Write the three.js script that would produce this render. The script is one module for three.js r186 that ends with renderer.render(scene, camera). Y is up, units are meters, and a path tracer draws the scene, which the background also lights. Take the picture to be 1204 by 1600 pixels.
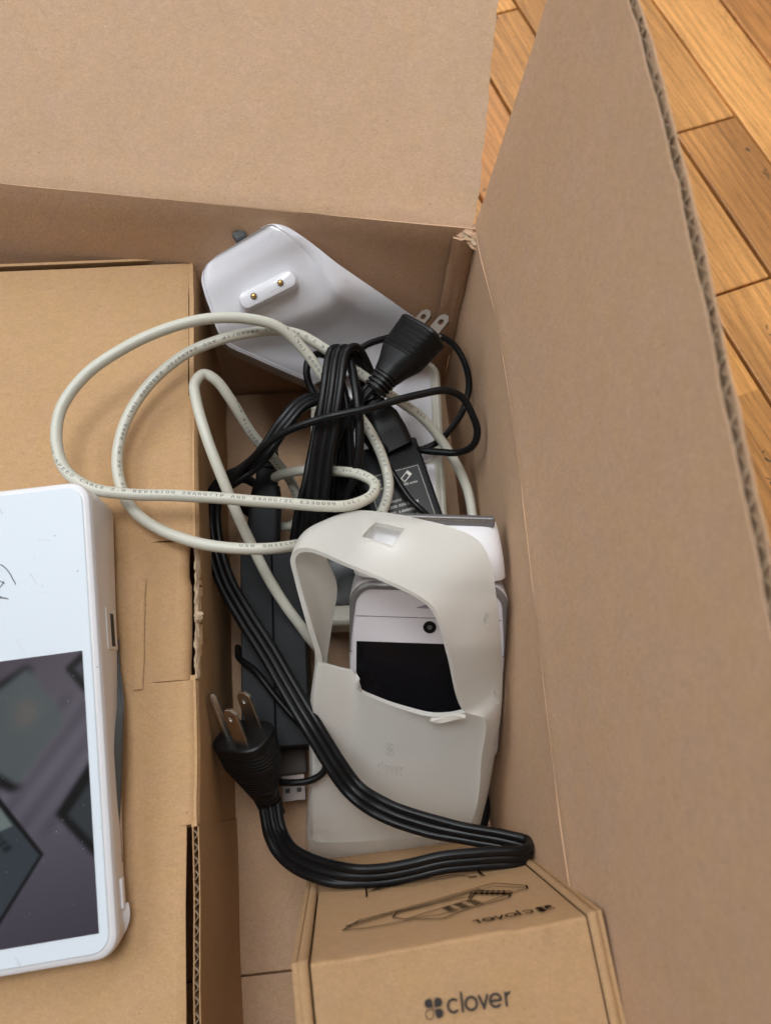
import * as THREE from 'three';
import { mergeGeometries, toCreasedNormals } from 'three/addons/utils/BufferGeometryUtils.js';
import { RoundedBoxGeometry } from 'three/addons/geometries/RoundedBoxGeometry.js';
import { RectAreaLightUniformsLib } from 'three/addons/lights/RectAreaLightUniformsLib.js';

// ============ camera, light, exposure ============
const scene = new THREE.Scene();
scene.background = new THREE.Color(0, 0, 0);
const camera = new THREE.PerspectiveCamera(68.272, 0.752, 0.02, 30);
const EYE = [0, 0.42, 0], LOOK = [0.0708,-0.9361,-0.3445], UPV = [0.0678,0.3491,-0.9346];
camera.position.set(...EYE);
camera.up.set(...UPV);
camera.lookAt(EYE[0] + LOOK[0], EYE[1] + LOOK[1], EYE[2] + LOOK[2]);
camera.focus = 0.335;
camera.userData.fStop = 11;
const renderer = new THREE.WebGLRenderer({ antialias: true });
renderer.setSize(770, 1024);
renderer.toneMapping = THREE.LinearToneMapping;
renderer.toneMappingExposure = 0.34;
renderer.shadowMap.enabled = true;
RectAreaLightUniformsLib.init();
// daylight through a window in the left wall of the room and one in the far wall; the ceiling panel is added fill
const WINDOWS_AND_FILL = [
  { at: [-1.15, 1.75, -0.75], w: 1.5, h: 1.5, face: [1, 0, 0], k: 7.5 },
  { at: [0.1, 1.75, -1.9], w: 1.3, h: 1.3, face: [0, 0, 1], k: 5 },
  { at: [-0.15, 2.59, -0.45], w: 0.95, h: 0.95, face: [0, -1, 0], k: 20 },  // unseen ceiling panel, added to supply the overhead part of the light
];
const DAY = [0.93, 0.97, 1.0];

// ============ helpers ============
let seed = 20240;
const rnd = () => { seed = (seed + 0x6d2b79f5) | 0; let t = Math.imul(seed ^ (seed >>> 15), 1 | seed); t = (t + Math.imul(t ^ (t >>> 7), 61 | t)) ^ t; return ((t ^ (t >>> 14)) >>> 0) / 4294967296; };
const rr = (a, b) => a + (b - a) * rnd();
const V = (a) => (a.isVector3 ? a.clone() : new THREE.Vector3(a[0], a[1], a[2]));
const lerp = (a, b, t) => a + (b - a) * t;
const sm = (a, b, x) => { const t = Math.min(1, Math.max(0, (x - a) / (b - a))); return t * t * (3 - 2 * t); };
const hash = (x, y, s) => { let n = Math.imul(x | 0, 374761393) + Math.imul(y | 0, 668265263) + Math.imul(s | 0, 1274126177); n = Math.imul(n ^ (n >>> 13), 1274126177); return ((n ^ (n >>> 16)) >>> 0) / 4294967296; };
function vnoise(x, y, s, px = 1e9, py = 1e9) {
  const xi = Math.floor(x), yi = Math.floor(y), fx = x - xi, fy = y - yi, w = (i, p) => ((i % p) + p) % p;
  const a = hash(w(xi, px), w(yi, py), s), b = hash(w(xi + 1, px), w(yi, py), s), c = hash(w(xi, px), w(yi + 1, py), s), d = hash(w(xi + 1, px), w(yi + 1, py), s);
  const u = fx * fx * (3 - 2 * fx), v = fy * fy * (3 - 2 * fy);
  return lerp(lerp(a, b, u), lerp(c, d, u), v);
}
const names = {};
function numbered(n) { const k = (names[n] = (names[n] ?? -1) + 1); return k ? `${n}_${String(k).padStart(3, '0')}` : n; }
function tag(o, label, category, group, kind) {
  if (label) o.userData.label = label; if (category) o.userData.category = category;
  if (group) o.userData.group = group; if (kind) o.userData.kind = kind; return o;
}
function thing(name, label, category, pos = [0, 0, 0], group) {
  const g = new THREE.Group(); g.name = numbered(name); g.position.set(...pos); scene.add(g);
  return tag(g, label, category, group);
}
// geo is given in the thing's own frame when local = true, else in world metres
function part(name, geo, mat, parent, local = false, label) {
  const m = new THREE.Mesh(geo, mat); m.name = name; m.castShadow = m.receiveShadow = true;
  if (!local) { let r = parent; while (r.parent && r.parent !== scene) r = r.parent; geo.translate(-r.position.x, -r.position.y, -r.position.z); }
  if (label) m.userData.label = label;
  parent.add(m); return m;
}
function solo(name, geo, mat, label, category, kind) {
  const m = new THREE.Mesh(geo, mat); m.name = numbered(name); m.castShadow = m.receiveShadow = true; scene.add(m);
  return tag(m, label, category, null, kind);
}
function boxUV(g, tile = 0.16) {                 // uv from the dominant axis of every face, in tiles
  const h = g.index ? g.toNonIndexed() : g, p = h.attributes.position, n = new Float32Array(p.count * 2);
  const A = new THREE.Vector3(), B = new THREE.Vector3(), C = new THREE.Vector3();
  for (let i = 0; i < p.count; i += 3) {
    A.fromBufferAttribute(p, i); B.fromBufferAttribute(p, i + 1); C.fromBufferAttribute(p, i + 2);
    const f = B.clone().sub(A).cross(C.clone().sub(A)), ax = Math.abs(f.x), ay = Math.abs(f.y), az = Math.abs(f.z);
    [A, B, C].forEach((q, k) => {
      const uv = ay >= ax && ay >= az ? [q.x, q.z] : ax >= az ? [q.z, q.y] : [q.x, q.y];
      n[(i + k) * 2] = uv[0] / tile; n[(i + k) * 2 + 1] = uv[1] / tile;
    });
  }
  h.setAttribute('uv', new THREE.BufferAttribute(n, 2)); return h;
}
function fromTris(pos, idx, crease = 0.6, uv) {
  let g = new THREE.BufferGeometry();
  g.setAttribute('position', new THREE.Float32BufferAttribute(pos, 3));
  if (uv) g.setAttribute('uv', new THREE.Float32BufferAttribute(uv, 2));
  g.setIndex(idx);
  g.scale(2000, 2000, 2000); g = toCreasedNormals(g, crease); g.scale(0.0005, 0.0005, 0.0005);   // its vertex matching works in hundredths of a unit
  return uv ? g : boxUV(g);
}
// closed rings of equal count -> a solid
function loft(rings, { capA = true, capB = true, crease = 0.6 } = {}) {
  const n = rings[0].length, pos = [], idx = [];
  rings.forEach((r) => r.forEach((p) => pos.push(p.x, p.y, p.z)));
  for (let i = 0; i < rings.length - 1; i++) for (let j = 0; j < n; j++) {
    const a = i * n + j, b = i * n + (j + 1) % n, c = a + n, d = b + n; idx.push(a, b, d, a, d, c);
  }
  const cap = (r, flip) => {
    const c = new THREE.Vector3(); rings[r].forEach((p) => c.add(p)); c.multiplyScalar(1 / n);
    const k = pos.length / 3; pos.push(c.x, c.y, c.z);
    for (let j = 0; j < n; j++) { const a = r * n + j, b = r * n + (j + 1) % n; flip ? idx.push(k, b, a) : idx.push(k, a, b); }
  };
  if (capA) cap(0, true); if (capB) cap(rings.length - 1, false);
  return fromTris(pos, idx, crease);
}
// grid[i][j] of points -> a sheet th thick (offset along minus its normal), with holes where mask(i, j) is true
function sheet(grid, th, { mask = () => false, closed = false, crease = 0.6, flip = false, uv = null, dir = null } = {}) {
  const I = grid.length, J = grid[0].length, P = (i, j) => grid[closed ? (i + I) % I : Math.min(I - 1, Math.max(0, i))][Math.min(J - 1, Math.max(0, j))];
  const pos = [], idx = [], id = (i, j, s) => (((closed ? (i + I) % I : i) * J + j) * 2 + s);
  for (let i = 0; i < I; i++) for (let j = 0; j < J; j++) {
    const a = P(i + 1, j).clone().sub(P(i - 1, j)), b = P(i, j + 1).clone().sub(P(i, j - 1)), n = dir ? dir : a.cross(b).normalize().multiplyScalar(flip ? -1 : 1);
    const p = grid[i][j], t = typeof th === 'function' ? th(i / (I - 1), j / (J - 1)) : th;
    pos.push(p.x, p.y, p.z, p.x - n.x * t, p.y - n.y * t, p.z - n.z * t);
  }
  const IC = closed ? I : I - 1, gone = (i, j) => { if (closed) i = (i + I) % I; return i < 0 || j < 0 || i >= IC || j >= J - 1 || mask(i, j); };
  const quad = (a, b, c, d) => (flip ? idx.push(a, c, b, a, d, c) : idx.push(a, b, c, a, c, d));
  for (let i = 0; i < IC; i++) for (let j = 0; j < J - 1; j++) {
    if (gone(i, j)) continue;
    quad(id(i, j, 0), id(i + 1, j, 0), id(i + 1, j + 1, 0), id(i, j + 1, 0));
    quad(id(i, j, 1), id(i, j + 1, 1), id(i + 1, j + 1, 1), id(i + 1, j, 1));
    if (gone(i - 1, j)) quad(id(i, j, 0), id(i, j + 1, 0), id(i, j + 1, 1), id(i, j, 1));
    if (gone(i + 1, j)) quad(id(i + 1, j + 1, 0), id(i + 1, j, 0), id(i + 1, j, 1), id(i + 1, j + 1, 1));
    if (gone(i, j - 1)) quad(id(i + 1, j, 0), id(i, j, 0), id(i, j, 1), id(i + 1, j, 1));
    if (gone(i, j + 1)) quad(id(i, j + 1, 0), id(i + 1, j + 1, 0), id(i + 1, j + 1, 1), id(i, j + 1, 1));
  }
  let uvs; if (uv) { uvs = []; for (let i = 0; i < I; i++) for (let j = 0; j < J; j++) { const q = uv(i / (I - 1), j / (J - 1)); uvs.push(...q, ...q); } }
  return fromTris(pos, idx, crease, uvs);
}
const bil = (A, B, C, D, u, v) => V(A).multiplyScalar((1 - u) * (1 - v)).add(V(B).multiplyScalar(u * (1 - v))).add(V(C).multiplyScalar(u * v)).add(V(D).multiplyScalar((1 - u) * v));
// a panel of card between four corners; bend(p, u, v) may move its points
function panel(A, B, C, D, th, { nu = 24, nv = 16, bend, flip, mask } = {}) {
  const g = [];
  for (let i = 0; i <= nu; i++) { const row = []; for (let j = 0; j <= nv; j++) {
    const u = i / nu, v = j / nv, p = bil(A, B, C, D, u, v); if (bend) bend(p, u, v);
    row.push(p);
  } g.push(row); }
  return sheet(g, th, { flip, mask });
}
function curve(points, n, closed = false, tension = 0.5) {
  const c = new THREE.CatmullRomCurve3(points.map(V), closed, 'centripetal', tension); c.arcLengthDivisions = 600;
  return closed ? c.getSpacedPoints(n).slice(0, n) : c.getSpacedPoints(n);
}
function framed(points, n) {
  const c = new THREE.CatmullRomCurve3(points.map(V), false, 'centripetal'); c.arcLengthDivisions = 1500;
  const P = c.getSpacedPoints(n), wav = points.length * 13; P.forEach((p, i) => { const q = c.getLength() * i / n * 55; p.x += (vnoise(q, 1, wav) - 0.5) * 0.0006; p.y += (vnoise(q, 2, wav) - 0.5) * 0.0006; p.z += (vnoise(q, 3, wav) - 0.5) * 0.0006; });
  const L = c.getLength(), T = P.map((p, i) => P[Math.min(n, i + 1)].clone().sub(P[Math.max(0, i - 1)]).normalize());
  let N = new THREE.Vector3(0, 1, 0); const Ns = [];
  for (let i = 0; i <= n; i++) {
    N.addScaledVector(T[i], -N.dot(T[i])).normalize();
    const y = new THREE.Vector3(0, 1, 0).addScaledVector(T[i], -T[i].y), k = y.length();
    if (k > 0.25) N.lerp(y.normalize(), 0.25).addScaledVector(T[i], -N.dot(T[i])).normalize();
    Ns.push(N.clone());
  }
  // arc position of each control point
  const at = points.map((_, k) => { const t = k / (points.length - 1), l = c.getLengths(1500); return l[Math.round(t * 1500)]; });
  return { P, T, N: Ns, L, at };
}
function tube(points, r, { n = 200, m = 14, uAt = null, twist = 0, rAt = null } = {}) {
  const f = framed(points, n), pos = [], uv = [], idx = [];
  for (let i = 0; i <= n; i++) {
    const B = f.T[i].clone().cross(f.N[i]), s = f.L * i / n, R = rAt ? rAt(i / n) : r, tw = typeof twist === 'function' ? twist(s, f) : twist;
    for (let j = 0; j <= m; j++) {
      const a = (j / m) * 2 * Math.PI - Math.PI, c = Math.cos(a + tw), d = Math.sin(a + tw);
      pos.push(f.P[i].x + R * (c * f.N[i].x + d * B.x), f.P[i].y + R * (c * f.N[i].y + d * B.y), f.P[i].z + R * (c * f.N[i].z + d * B.z));
      uv.push(uAt ? uAt(s, f) : s / 0.16, 1 - j / m);
    }
  }
  const w = m + 1;
  for (let i = 0; i < n; i++) for (let j = 0; j < m; j++) { const a = i * w + j; idx.push(a, a + w + 1, a + w, a, a + 1, a + w + 1); }
  const cap = (i, fl) => { const k = pos.length / 3, p = f.P[i]; pos.push(p.x, p.y, p.z); uv.push(0, 0); for (let j = 0; j < m; j++) fl ? idx.push(k, i * w + j + 1, i * w + j) : idx.push(k, i * w + j, i * w + j + 1); };
  cap(0, true); cap(n, false);
  return fromTris(pos, idx, 1.0, uv);
}
// flat cord of k round leads side by side; dirs give the width direction at each control point
function flatCord(points, dirs, r, { n = 220, leads = 3 } = {}) {
  const f = framed(points, n), rings = [], kk = leads - 1;
  for (let i = 0; i <= n; i++) {
    const s = f.L * i / n; let k = 0; while (k < points.length - 2 && f.at[k + 1] < s) k++;
    const t = Math.min(1, Math.max(0, (s - f.at[k]) / Math.max(1e-6, f.at[k + 1] - f.at[k])));
    const W = V(dirs[k]).normalize().lerp(V(dirs[k + 1]).normalize(), sm(0, 1, t)); W.addScaledVector(f.T[i], -W.dot(f.T[i])).normalize();
    const Nn = W.clone().cross(f.T[i]).normalize(), ring = [], prof = [];
    for (let l = 0; l < leads; l++) for (let q = 0; q <= 6; q++) {
      if (l && !q) continue;
      const a = Math.PI * (1 - q / 6), c = (l - kk / 2) * 1.8 * r; prof.push([c + Math.cos(a) * r * (l === 0 && a > 1.6 || l === kk && a < 1.5 ? 1 : 0.9), Math.max(Math.sin(a), (l === 0 && q < 2) || (l === kk && q > 4) ? 0 : 0.52) * r]);
    }
    prof.forEach(([w, h]) => ring.push(f.P[i].clone().addScaledVector(W, w).addScaledVector(Nn, h)));
    prof.slice(1, -1).reverse().forEach(([w, h]) => ring.push(f.P[i].clone().addScaledVector(W, w).addScaledVector(Nn, -h)));
    rings.push(ring);
  }
  return loft(rings, { crease: 0.75 });
}
function frame(o, x, y, z) { return new THREE.Matrix4().makeBasis(V(x), V(y), V(z)).setPosition(V(o)); }
function axes(fwd, up) { const z = V(fwd).normalize(), x = V(up).cross(z).normalize(), y = z.clone().cross(x); return { x, y, z }; }   // z along fwd, y near up
function rrect(w, h, r, y = 0, seg = 5, cz = 0) {                    // rounded rectangle ring in x-z at height y
  const out = [];
  [[1, 1, 0], [-1, 1, 1], [-1, -1, 2], [1, -1, 3]].forEach(([sx, sz, q]) => {
    for (let k = 0; k <= seg; k++) { const a = (q + k / seg) * Math.PI / 2; out.push(new THREE.Vector3(sx * (w / 2 - r) + r * Math.cos(a), y, cz + sz * (h / 2 - r) + r * Math.sin(a))); }
  });
  return out.reverse();
}
const rbox = (w, h, d, r, x = 0, y = 0, z = 0, s = 3) => { const g = new RoundedBoxGeometry(w, h, d, s, r); g.translate(x, y, z); return boxUV(g); };
const cyl = (r0, r1, h, m = 20) => new THREE.CylinderGeometry(r0, r1, h, m);
const put = (g, M) => { g.applyMatrix4(M); return g; };

// ============ textures and materials ============
function canvas(w, h) { const c = document.createElement('canvas'); c.width = w; c.height = h; return [c, c.getContext('2d')]; }
function ctex(c, srgb = true, repeat = true) { const t = new THREE.CanvasTexture(c); if (srgb) t.colorSpace = THREE.SRGBColorSpace; if (repeat) t.wrapS = t.wrapT = THREE.RepeatWrapping; t.anisotropy = 8; return t; }
// kraft paper: pulp mottling, long pale and dark fibres, small specks
function kraftMaps(s0, tint) {
  const S = 1024, [c, x] = canvas(S, S), im = x.createImageData(S, S), [b, y] = canvas(S, S), bm = y.createImageData(S, S);
  for (let j = 0; j < S; j++) for (let i = 0; i < S; i++) {
    const a = vnoise(i / 5, j / 3, s0, 205, 341) * 0.45 + vnoise(i / 16, j / 11, s0 + 1, 64, 93) * 0.22 + vnoise(i / 90, j / 60, s0 + 2, 11, 17) * 0.12 + vnoise(i / 2.4, j / 1.7, s0 + 12, 427, 602) * 0.4 + (hash(i, j, s0 + 3) - 0.5) * 0.3;
    const k = (j * S + i) * 4, m = 1 + (a - 0.66) * 0.12;
    for (let q = 0; q < 3; q++) im.data[k + q] = Math.min(255, tint[q] * m * (q === 2 ? 1 + (vnoise(i / 40, j / 40, s0 + 9, 25, 25) - 0.5) * 0.05 : 1));
    im.data[k + 3] = 255;
    const e = 128 + 15 * Math.sin(i / S * 22 * 6.283) + (vnoise(i / 6, j / 4, s0 + 5, 171, 256) - 0.5) * 110 + (vnoise(i / 2, j / 2, s0 + 7, 512, 512) - 0.5) * 70; bm.data[k] = bm.data[k + 1] = bm.data[k + 2] = e; bm.data[k + 3] = 255;
  }
  x.putImageData(im, 0, 0); y.putImageData(bm, 0, 0);
  for (let k = 0; k < 2600; k++) {
    const px = rnd() * S, py = rnd() * S, a = rr(-0.6, 0.6) + (rnd() < 0.2 ? 1.5 : 0), l = rr(3, 15), dark = rnd() < 0.5;
    x.strokeStyle = dark ? `rgba(90,58,30,${rr(0.08, 0.28)})` : `rgba(240,214,178,${rr(0.08, 0.32)})`; x.lineWidth = rr(0.5, 1.1);
    x.beginPath(); x.moveTo(px, py); x.quadraticCurveTo(px + l * Math.cos(a) * 0.5 + rr(-2, 2), py + l * Math.sin(a) * 0.5 + rr(-2, 2), px + l * Math.cos(a), py + l * Math.sin(a)); x.stroke();
  }
  for (let k = 0; k < 70; k++) { x.fillStyle = rnd() < 0.8 ? `rgba(70,42,20,${rr(0.25, 0.7)})` : `rgba(245,230,205,${rr(0.3, 0.7)})`; x.beginPath(); x.ellipse(rnd() * S, rnd() * S, rr(0.7, 2.2), rr(0.6, 1.4), rnd() * 3, 0, 7); x.fill(); }
  for (let k = 0; k < 9; k++) { const px = rnd() * S, py = rnd() * S, l = rr(60, 240), a = rr(0, 6.28); x.strokeStyle = rnd() < 0.6 ? 'rgba(238,212,178,.16)' : 'rgba(92,62,36,.14)'; x.lineWidth = rr(0.8, 2.2); x.beginPath(); x.moveTo(px, py); x.quadraticCurveTo(px + l * 0.5 * Math.cos(a) + rr(-14, 14), py + l * 0.5 * Math.sin(a) + rr(-14, 14), px + l * Math.cos(a), py + l * Math.sin(a)); x.stroke(); }
  return { map: ctex(c), bump: ctex(b, false) };
}
const K1 = kraftMaps(11, [193, 158, 127]), K2 = kraftMaps(47, [188, 150, 108]), K3 = kraftMaps(83, [174, 138, 99]);
const M = {};
const mat = (o) => new THREE.MeshStandardMaterial(o);
const phys = (o) => new THREE.MeshPhysicalMaterial(o);
M.kraft = mat({ map: K1.map, bumpMap: K1.bump, bumpScale: 0.00012, roughness: 0.88 });
M.carton = mat({ map: K2.map, bumpMap: K2.bump, bumpScale: 0.00010, roughness: 0.82 });
M.mailer = mat({ map: K3.map, bumpMap: K3.bump, bumpScale: 0.00010, roughness: 0.82 });
M.core = mat({ color: new THREE.Color(0.42, 0.29, 0.18), roughness: 0.95 });
M.torn = mat({ color: new THREE.Color(0.48, 0.355, 0.235), roughness: 0.95 });
const [bc, bx] = canvas(256, 256); { const im = bx.createImageData(256, 256); for (let i = 0; i < 65536; i++) { const e = 110 + hash(i % 256, i >> 8, 5) * 90 + (vnoise((i % 256) / 3, (i >> 8) / 3, 9, 85, 85) - 0.5) * 90; im.data.set([e, e, e, 255], i * 4); } bx.putImageData(im, 0, 0); }
const grainBump = ctex(bc, false); grainBump.repeat.set(6, 6);
// marks on white plastic: hairline scratches, specks of dirt
const [dc, dx] = canvas(1024, 1024); dx.fillStyle = '#fff'; dx.fillRect(0, 0, 1024, 1024);
for (let k = 0; k < 60; k++) { dx.fillStyle = `rgba(70,60,52,${rr(0.2, 0.65)})`; dx.beginPath(); dx.ellipse(rnd() * 1024, rnd() * 1024, rr(0.6, 2.6), rr(0.5, 1.5), rr(0, 3), 0, 7); dx.fill(); }
for (let k = 0; k < 46; k++) { dx.strokeStyle = `rgba(96,88,82,${rr(0.06, 0.3)})`; dx.lineWidth = rr(0.4, 1.1); const a = rnd() * 1024, b = rnd() * 1024; dx.beginPath(); dx.moveTo(a, b); dx.quadraticCurveTo(a + rr(-30, 30), b + rr(-30, 30), a + rr(-50, 50), b + rr(-50, 50)); dx.stroke(); }
const marks = ctex(dc);
const [sc0, sx0] = canvas(512, 512); { const im = sx0.createImageData(512, 512); for (let i = 0; i < 262144; i++) { const e = 120 + 110 * vnoise((i % 512) / 60, (i >> 9) / 40, 71, 8, 12) * vnoise((i % 512) / 12, (i >> 9) / 9, 72, 42, 56) + hash(i % 512, i >> 9, 3) * 14; im.data.set([e, e, e, 255], i * 4); } sx0.putImageData(im, 0, 0); }
const smudge = ctex(sc0, false);
M.white = phys({ map: marks, color: new THREE.Color(0.78, 0.77, 0.79), roughness: 0.32, clearcoat: 0.25, clearcoatRoughness: 0.25 });
M.whiteGloss = phys({ map: marks, color: new THREE.Color(0.72, 0.71, 0.745), roughness: 0.2, clearcoat: 0.5, clearcoatRoughness: 0.12 });
M.glassWhite = phys({ map: marks, color: new THREE.Color(0.74, 0.8, 0.86), roughness: 0.14, clearcoat: 1, clearcoatRoughness: 0.04 });
M.lilac = phys({ map: marks, color: new THREE.Color(0.68, 0.64, 0.67), roughness: 0.3, clearcoat: 0.3, clearcoatRoughness: 0.2 });
M.greyTrim = phys({ color: new THREE.Color(0.2, 0.19, 0.19), roughness: 0.35, metalness: 0.4 });
M.grip = mat({ color: new THREE.Color(0.075, 0.08, 0.08), roughness: 0.6 });
M.dark = mat({ color: new THREE.Color(0.012, 0.012, 0.012), roughness: 0.6 });
M.screenOff = phys({ color: new THREE.Color(0.004, 0.004, 0.006), roughness: 0.4, roughnessMap: smudge, specularIntensity: 0.45 });
M.black = phys({ color: new THREE.Color(0.0065, 0.0065, 0.007), roughness: 0.4, specularIntensity: 0.6, bumpMap: grainBump, bumpScale: 0.00004 });
M.cord = phys({ color: new THREE.Color(0.0055, 0.0055, 0.006), roughness: 0.32, specularIntensity: 0.5 });
M.brick = phys({ color: new THREE.Color(0.0105, 0.0108, 0.012), roughness: 0.52, specularIntensity: 0.38, bumpMap: grainBump, bumpScale: 0.00012 });
M.shell = mat({ color: new THREE.Color(0.17, 0.14, 0.125), metalness: 1, roughness: 0.5 });
M.metal = mat({ color: new THREE.Color(0.55, 0.5, 0.44), metalness: 1, roughness: 0.3 });
M.dullMetal = mat({ color: new THREE.Color(0.15, 0.125, 0.105), metalness: 1, roughness: 0.42 });
M.gold = mat({ color: new THREE.Color(0.75, 0.5, 0.2), metalness: 1, roughness: 0.22 });
M.silicone = phys({ color: new THREE.Color(0.985, 0.97, 0.92), roughness: 0.42, transmission: 0.6, thickness: 0.002, ior: 1.2 });
M.sleeve = phys({ color: new THREE.Color(0.78, 0.75, 0.64), roughness: 0.6, transmission: 0.2, thickness: 0, ior: 1.4 });
M.ink = mat({ color: new THREE.Color(0.03, 0.028, 0.028), roughness: 0.7 });
M.wall = mat({ color: new THREE.Color(0.52, 0.51, 0.5), roughness: 0.95 });

// ============ the room ============
const FLOOR = -0.006;
function sheetBox(name, x0, x1, y0, y1, z0, z1, m) { const g = new THREE.BoxGeometry(x1 - x0, y1 - y0, z1 - z0); g.translate((x0 + x1) / 2, (y0 + y1) / 2, (z0 + z1) / 2); return solo(name, g, m, null, null, 'structure'); }
const RX0 = -1.15, RX1 = 2.4, RZ0 = -1.9, RZ1 = 2.6, RY = 2.6;
// walls with window openings: pieces round the opening
sheetBox('ceiling', RX0, RX1, RY, RY + 0.1, RZ0, RZ1, M.wall);
sheetBox('wall_right', RX1, RX1 + 0.1, FLOOR, RY, RZ0, RZ1, M.wall);
sheetBox('wall_front', RX0, RX1, FLOOR, RY, RZ1, RZ1 + 0.1, M.wall);
function openWall(name, axis, c, w) {                     // axis 'x': wall in the plane x = c
  const [lo, hi, at] = axis === 'x' ? [RZ0, RZ1, w.at[2]] : [RX0, RX1, w.at[0]], y0 = w.at[1] - w.h / 2, y1 = w.at[1] + w.h / 2, a = at - w.w / 2, b = at + w.w / 2, g = [];
  for (const [u0, u1, v0, v1] of [[lo, a, FLOOR, RY], [b, hi, FLOOR, RY], [a, b, FLOOR, y0], [a, b, y1, RY]]) {
    const q = axis === 'x' ? new THREE.BoxGeometry(0.12, v1 - v0, u1 - u0) : new THREE.BoxGeometry(u1 - u0, v1 - v0, 0.12);
    axis === 'x' ? q.translate(c - 0.06, (v0 + v1) / 2, (u0 + u1) / 2) : q.translate((u0 + u1) / 2, (v0 + v1) / 2, c - 0.06); g.push(q);
  }
  solo(name, mergeGeometries(g), M.wall, null, null, 'structure');
}
openWall('wall_left', 'x', RX0, WINDOWS_AND_FILL[0]);
openWall('wall_back', 'z', RZ0, WINDOWS_AND_FILL[1]);
for (const w of WINDOWS_AND_FILL) {
  const g = new THREE.BoxGeometry(w.w - 0.06, w.h - 0.06, 0.01), gl = mat({ color: 0x000000, emissive: new THREE.Color(...DAY), emissiveIntensity: w.k, roughness: 0.5 });
  const up = w.face[1] !== 0, t = thing(up ? 'added_ceiling_fill' : 'window', up ? 'unseen square panel added in the ceiling to supply overhead light' : w.face[0] ? 'bright daylight window in the left wall of the room' : 'bright daylight window in the wall beyond the box', up ? 'light' : 'window', w.at);
  const q = new THREE.Quaternion().setFromUnitVectors(new THREE.Vector3(0, 0, 1), V(w.face)); t.quaternion.copy(q);
  const pane = part(up ? 'added_fill_panel' : 'window_pane', g, gl, t, true); pane.position.z = up ? -0.01 : -0.04;
  const fr = []; for (const [bw, bh, x, y] of [[w.w, 0.05, 0, w.h / 2 - 0.025], [w.w, 0.05, 0, -w.h / 2 + 0.025], [0.05, w.h - 0.1, -w.w / 2 + 0.025, 0], [0.05, w.h - 0.1, w.w / 2 - 0.025, 0], [0.03, w.h - 0.1, 0, 0]]) { const b = new THREE.BoxGeometry(bw, bh, 0.04); b.translate(x, y, -0.012); fr.push(b); }
  part(up ? 'added_fill_frame' : 'window_frame', mergeGeometries(fr), M.wall, t, true);
  const l = new THREE.RectAreaLight(new THREE.Color(...DAY), w.k, w.w - 0.06, w.h - 0.06); l.position.set(w.at[0] + w.face[0] * 0.012, w.at[1] + w.face[1] * 0.012, w.at[2] + w.face[2] * 0.012);
  l.lookAt(l.position.x + w.face[0], l.position.y + w.face[1], l.position.z + w.face[2] + (up ? 1e-4 : 0)); scene.add(l);
}

// ============ wooden floor of strip boards ============
function woodMap(s, fleck) {
  const W = 1024, H = 192, [c, x] = canvas(W, H), im = x.createImageData(W, H);
  for (let j = 0; j < H; j++) for (let i = 0; i < W; i++) {
    const u = i / W, v = j / H, wob = (vnoise(u * 3, v * 2, s) - 0.5) * 0.12 + (vnoise(u * 9, v * 3, s + 1) - 0.5) * 0.03;
    const g = (v + wob) * (6 + (s % 3) * 1.5), ring = Math.pow(0.5 + 0.5 * Math.sin(g * 6.283 + vnoise(u * 3, v * 3, s + 2) * 4), 2.0);
    const fine = vnoise(u * 26, v * 150, s + 3), pore = vnoise(u * 90, v * 260, s + 4) > 0.83 ? 1 : 0, big = vnoise(u * 2.2, v * 1.2, s + 6);
    let a = 0.98 - ring * 0.075 + (fine - 0.5) * 0.2 - pore * 0.13 + (big - 0.5) * 0.28 + (vnoise(u * 7, v * 38, s + 8) - 0.5) * 0.12;
    if (fleck) { const d = Math.hypot((u - 0.42) * 2.6, v - 1.25), e = Math.sin(d * 62 + vnoise(u * 22, v * 10, 5) * 7 + vnoise(u * 60, v * 22, 6) * 3); a -= Math.max(0, e) * 0.13 * sm(0.9, 0.3, d) * (0.4 + 0.8 * vnoise(u * 30, v * 14, 7)); }
    const k = (j * W + i) * 4; im.data[k] = Math.min(255, 218 * a); im.data[k + 1] = Math.min(255, 160 * Math.pow(Math.max(0, a), 1.12)); im.data[k + 2] = Math.min(255, 94 * Math.pow(Math.max(0, a), 1.3)); im.data[k + 3] = 255;
  }
  x.putImageData(im, 0, 0);
  for (let k = 0; k < 5; k++) { const px = rr(20, W - 20), py = rr(10, H - 10); x.fillStyle = `rgba(45,34,26,${rr(0.35, 0.8)})`; for (let q = 0; q < 1 + rnd() * 3; q++) { x.beginPath(); x.ellipse(px + rr(-16, 16), py + rr(-6, 6), rr(1.5, 7), rr(1, 3.5), rr(0, 3), 0, 7); x.fill(); } }
  return ctex(c);
}
const woods = [3, 17, 29, 44].map((s, k) => woodMap(s, k === 3));
const FA = 73.3 * Math.PI / 180, FD = [Math.cos(FA), Math.sin(FA)], FN = [-Math.sin(FA), Math.cos(FA)];
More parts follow.
